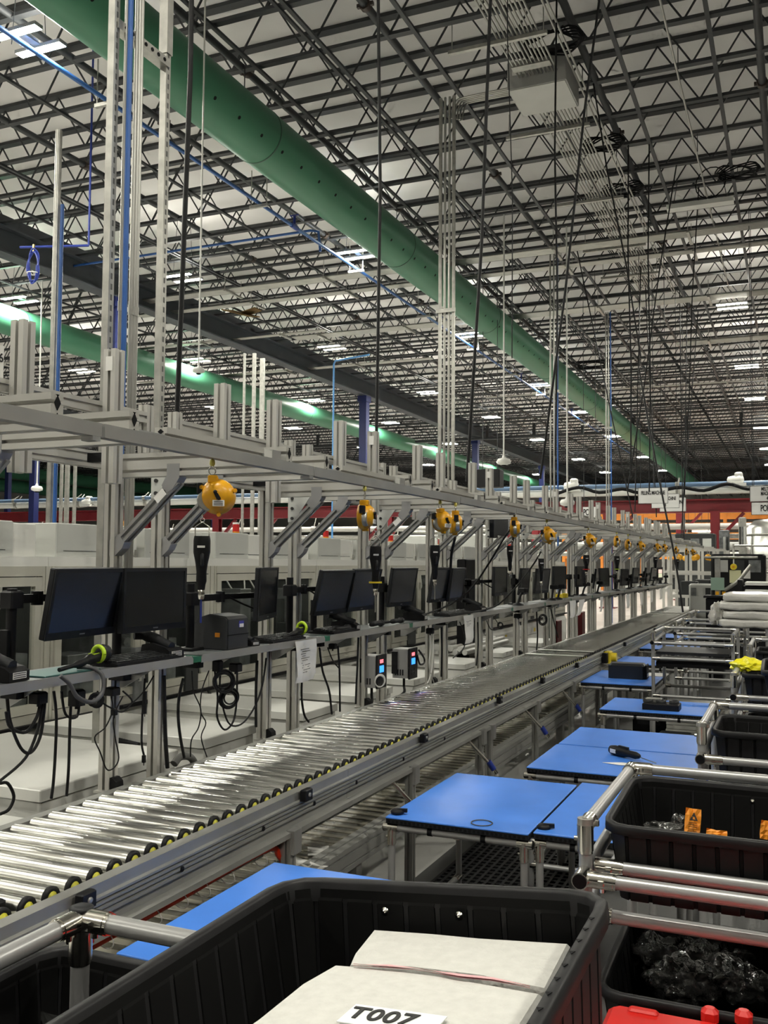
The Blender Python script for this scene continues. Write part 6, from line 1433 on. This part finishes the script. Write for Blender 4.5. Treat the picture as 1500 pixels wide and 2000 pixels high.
# black slatted cart, bin, machine bits beyond the benches
a = W(1445, 1140, y=13.5); t = thing('slatted_cart', 'black cart with white slats behind the wrapped foam', 'cart', (a.x, 13.5, 0))
for q in range(4): MB().bbox(0.06, 1.2, 0, 0.5, a.z-0.02-q*0.10, a.z+0.025-q*0.10, 0.01).obj('white_slat', WHITE, t); MB().box(0.0, 1.2, 0.02, 0.48, a.z-0.09-q*0.10, a.z-0.03-q*0.10).obj('black_tray', BLACK, t)
for q in (0, 1.2): MB().box(q-0.03, q+0.03, 0, 0.5, 0, a.z+0.05).obj('cart_side', DARK, t)
a = W(1378, 1163, y=15); b_ = W(1412, 1205, y=15); t = thing('black_bin', 'black bin at the end of the conveyor beside the wrapped foam', 'bin', (a.x, 15, 0))
MB().bbox(0, b_.x-a.x, 0, 0.4, 0, a.z-0.03, 0.02).obj('bin_body', BLACK, t); MB().bbox(-0.03, b_.x-a.x+0.03, -0.03, 0.43, a.z-0.035, a.z, 0.01).obj('bin_rim', DARK, t); MB().box(0.2, 0.22, -0.004, 0, a.z-0.25, a.z-0.12).obj('bin_mark', PAPER, t)
a = W(1433, 1107, y=16); t = thing('yellow_reel', 'round yellow reel hung on the far machine arm', 'reel', a); MB().cyl((0, 0, 0), (0, -0.05, 0), 0.05, 18).obj('reel_disc', YELL, t); MB().cyl((0, -0.05, 0), (0, -0.06, 0), 0.02, 12).obj('reel_hub', YEL, t); MB().bar((0, 0, 0), (0, 0.05, 0.3), 0.015).obj('reel_hook', GALV, t)
t = thing('machine_mast', 'steel mast with pale tubes and yellow strips at the end of the line', 'machine', W(1402, 1165, y=16))
MB().box(-0.04, 0.04, -0.04, 0.04, -W(1402, 1165, y=16).z, 0.6).obj('mast', GALV, t); MB().cyl((-0.2, 0, 0.62), (0.6, 0, 0.62), 0.02, 8).obj('cross_bar', CONDUIT, t)
for q in (-0.03, 0.07): MB().box(q, q+0.05, -0.06, -0.05, -0.15, 0.08).obj('yellow_strip', YEL, t)
MB().tube(arcpts([(0.1, 0, 0.1), (0.3, 0, 0.25), (0.5, 0, 0.5)], 4), 0.03, 8).obj('swing_arm', GALV, t); MB().box(-0.1, 0.1, -0.05, 0, 0.1, 0.3).obj('pale_guard', mat('pale_green_guard', (0.35, 0.5, 0.4), 0.3), t); MB().box(0.18, 0.35, -0.02, 0, 0.22, 0.42).obj('note_sheet', mat('pale_yellow_paper', (0.7, 0.7, 0.42), 0.6), t)
a = W(1452, 1114, y=17.48); tag(MB().box(0, 0.11, 0, 0.01, -0.14, 0).obj('notice_sheet', PAPER, None, a), 'white notice sheet on the black machine shroud', 'paper')
# bare aluminium assembly frames with more balancers beyond the line
for k, (px, y, lab) in enumerate(((1352, 24, 'bare aluminium assembly frame beyond the conveyor end, left one'), (1378, 27, 'bare aluminium assembly frame beyond the conveyor end, right one'), (1330, 29, 'bare aluminium assembly frame far behind the last workstation'))):
    p = W(px, 1100, y=y); t = thing('assembly_frame', lab, 'frame', (p.x, y, 0), group='bare assembly frames')
    for (xx, yy) in ((-0.5, 0), (0.5, 0), (-0.5, 1.2), (0.5, 1.2)): MB().ext(off(tslot(0.07, 0.07), xx, yy), 'z', 0, 2.1).obj('post', ALU, t)
    for z in (0.9, 1.45, 2.06): MB().box(-0.5, 0.5, -0.03, 0.03, z, z+0.07).obj('cross_rail', ALU, t); MB().box(-0.53, -0.47, 0, 1.2, z, z+0.07).obj('side_rail', ALU, t)
    MB().box(-0.45, 0.45, 0, 1.1, 0.9, 0.93).obj('worktop', WHITE2, t); MB().bbox(-0.3, 0.1, 0.2, 0.5, 0.93, 1.3, 0.02).obj('instrument', MACH, t); MB().bbox(0.15, 0.4, 0.2, 0.5, 0.93, 1.2, 0.02).obj('instrument', MACHG, t)
    for s in (-0.3, 0.1, 0.35): MB().lathe([(0.0, 0), (0.07, 0.01), (0.08, 0.04), (0.0, 0.06)], (s, -0.05, 1.88), (0.3, 1, 0), 14).obj('balancer_drum', YEL, t); MB().bar((s, -0.03, 1.94), (s, -0.02, 2.06), 0.012).obj('balancer_hook', CHROME, t)
# black speaker boxes above the frames
for q, (px, py, y, lab) in enumerate(((957, 935, 24, 'black speaker box against the navy column over the frames'),)):
    p = W(px, py, y=y); t = thing('speaker_box', lab, 'speaker', p); MB().bbox(-0.32, 0.32, -0.2, 0.2, -0.24, 0.24, 0.02).obj('speaker_case', DARK, t)
    for s in (-1, 1): MB().bar((s*0.2, 0, 0.24), (s*0.2, 0, 9.2-p.z), 0.015).obj('hanger_wire', STEELD, t)
for q, (px, py, lab) in enumerate(((978, 1022, 'black screen mount under the arms left of the fifth balancer'), (964, 1026, 'black lamp head beside the screen mount under the arms'))):
    p = W(px, py, x=-2.2); t = thing('screen_mount', lab, 'mount', p); w = (0.16, 0.06)[q]
    MB().bbox(-0.02, 0.02, -w, w, -0.10, 0.12, 0.008).obj('mount_plate', CHAR, t); MB().bar((0, 0, 0.12), (0, 0.0, 2.06-p.z), 0.02).obj('mount_stem', DARK, t)
# white tubes on a rack behind the frames and far clutter
p = W(925, 1278, x=-3.2); t = thing('tube_bundle', 'white plastic tubes lying on a low cabinet behind the frames', 'tubes', (-3.2, p.y, 0.83))
for q in range(5): MB().cyl((0.05*q, -0.9, 0.03*(q % 2)), (0.05*q, 0.6, 0.03*(q % 2)), 0.028, 10).obj('tube', WHITE, t)
for k, (px, w, h, m_, lab) in enumerate(((920, 0.35, 1.75, BLACK, 'black cabinet door standing behind the eighth monitor'), (1093, 0.3, 0.9, REDP, 'dark red machine leg behind the far frames'), (1140, 0.25, 0.95, REDP, 'second dark red machine leg behind the far frames'), (1083, 0.2, 0.95, mat('dark_green_paint', (0.01, 0.06, 0.04), 0.5), 'dark green machine panel behind the far frames'))):
    p = W(px, 1200, x=-3.1); t = thing('machine_panel', lab, 'machine panel', (-3.1, p.y, 0)); MB().bbox(-0.1, 0.0, -w/2, w/2, 0, h, 0.01).obj('panel_body', m_, t); MB().box(0, 0.012, -0.01, 0.01, h*0.5, h*0.6).obj('panel_handle', GALV, t)  # flat machine panels, legs and a door, not whole cabinets
# machinery rows in the left distance, seen under the gantry
rnd = random.Random(5)
for k in range(12):
    x = -9-k*2.1; y = 22+rnd.random()*8; h = 1.9+rnd.random()*0.9; w = 1.2+rnd.random()
    t = thing('far_machine', 'distant process machine beyond the white cabinets, %s from the right' % ORD[k], 'machine', (x, y, 0), group='distant machines beyond the cabinets')
    MB().bbox(-w/2, w/2, 0, 1, 0, h, 0.05).obj('machine_body', rnd.choice([WHITE2, MACHG, WHITE, MACH]), t)
    MB().box(-w*0.4, w*0.1, -0.01, 0, h*0.55, h*0.85).obj('window_panel', MACH, t); MB().cyl((w*0.3, 0.5, h), (w*0.3, 0.5, h+0.3), 0.06, 8).obj('stack_light', mat('amber_beacon', (0.75, 0.30, 0.02), 0.3), t)
    MB().cyl((-w/2, 0.4, h+0.1), (w/2, 0.4, h+0.1), 0.05, 8).obj('top_pipe', GALV, t)
# partial sign at the left edge
a = W(-22, 672, x=-2.9); t = thing('station_sign', 'white station number sign cut off at the left edge', 'sign', (-2.9, yat(0, 700, -2.9)-0.05, W(3, 742, x=-2.9).z))
hh = W(3, 675, x=-2.9).z-W(3, 742, x=-2.9).z
MB().box(0, 0.005, -0.15, 0.065, 0, hh).obj('sign_board', PAPER, t)
text('lettering', '6', 0.05, INK, t, (0.006, 0.05, hh*0.62), (R(90), 0, R(90)), thick=0.0005)
MB().box(-0.01, 0, -0.1, -0.07, -0.2, hh).obj('sign_stem', ALU, t)
# end
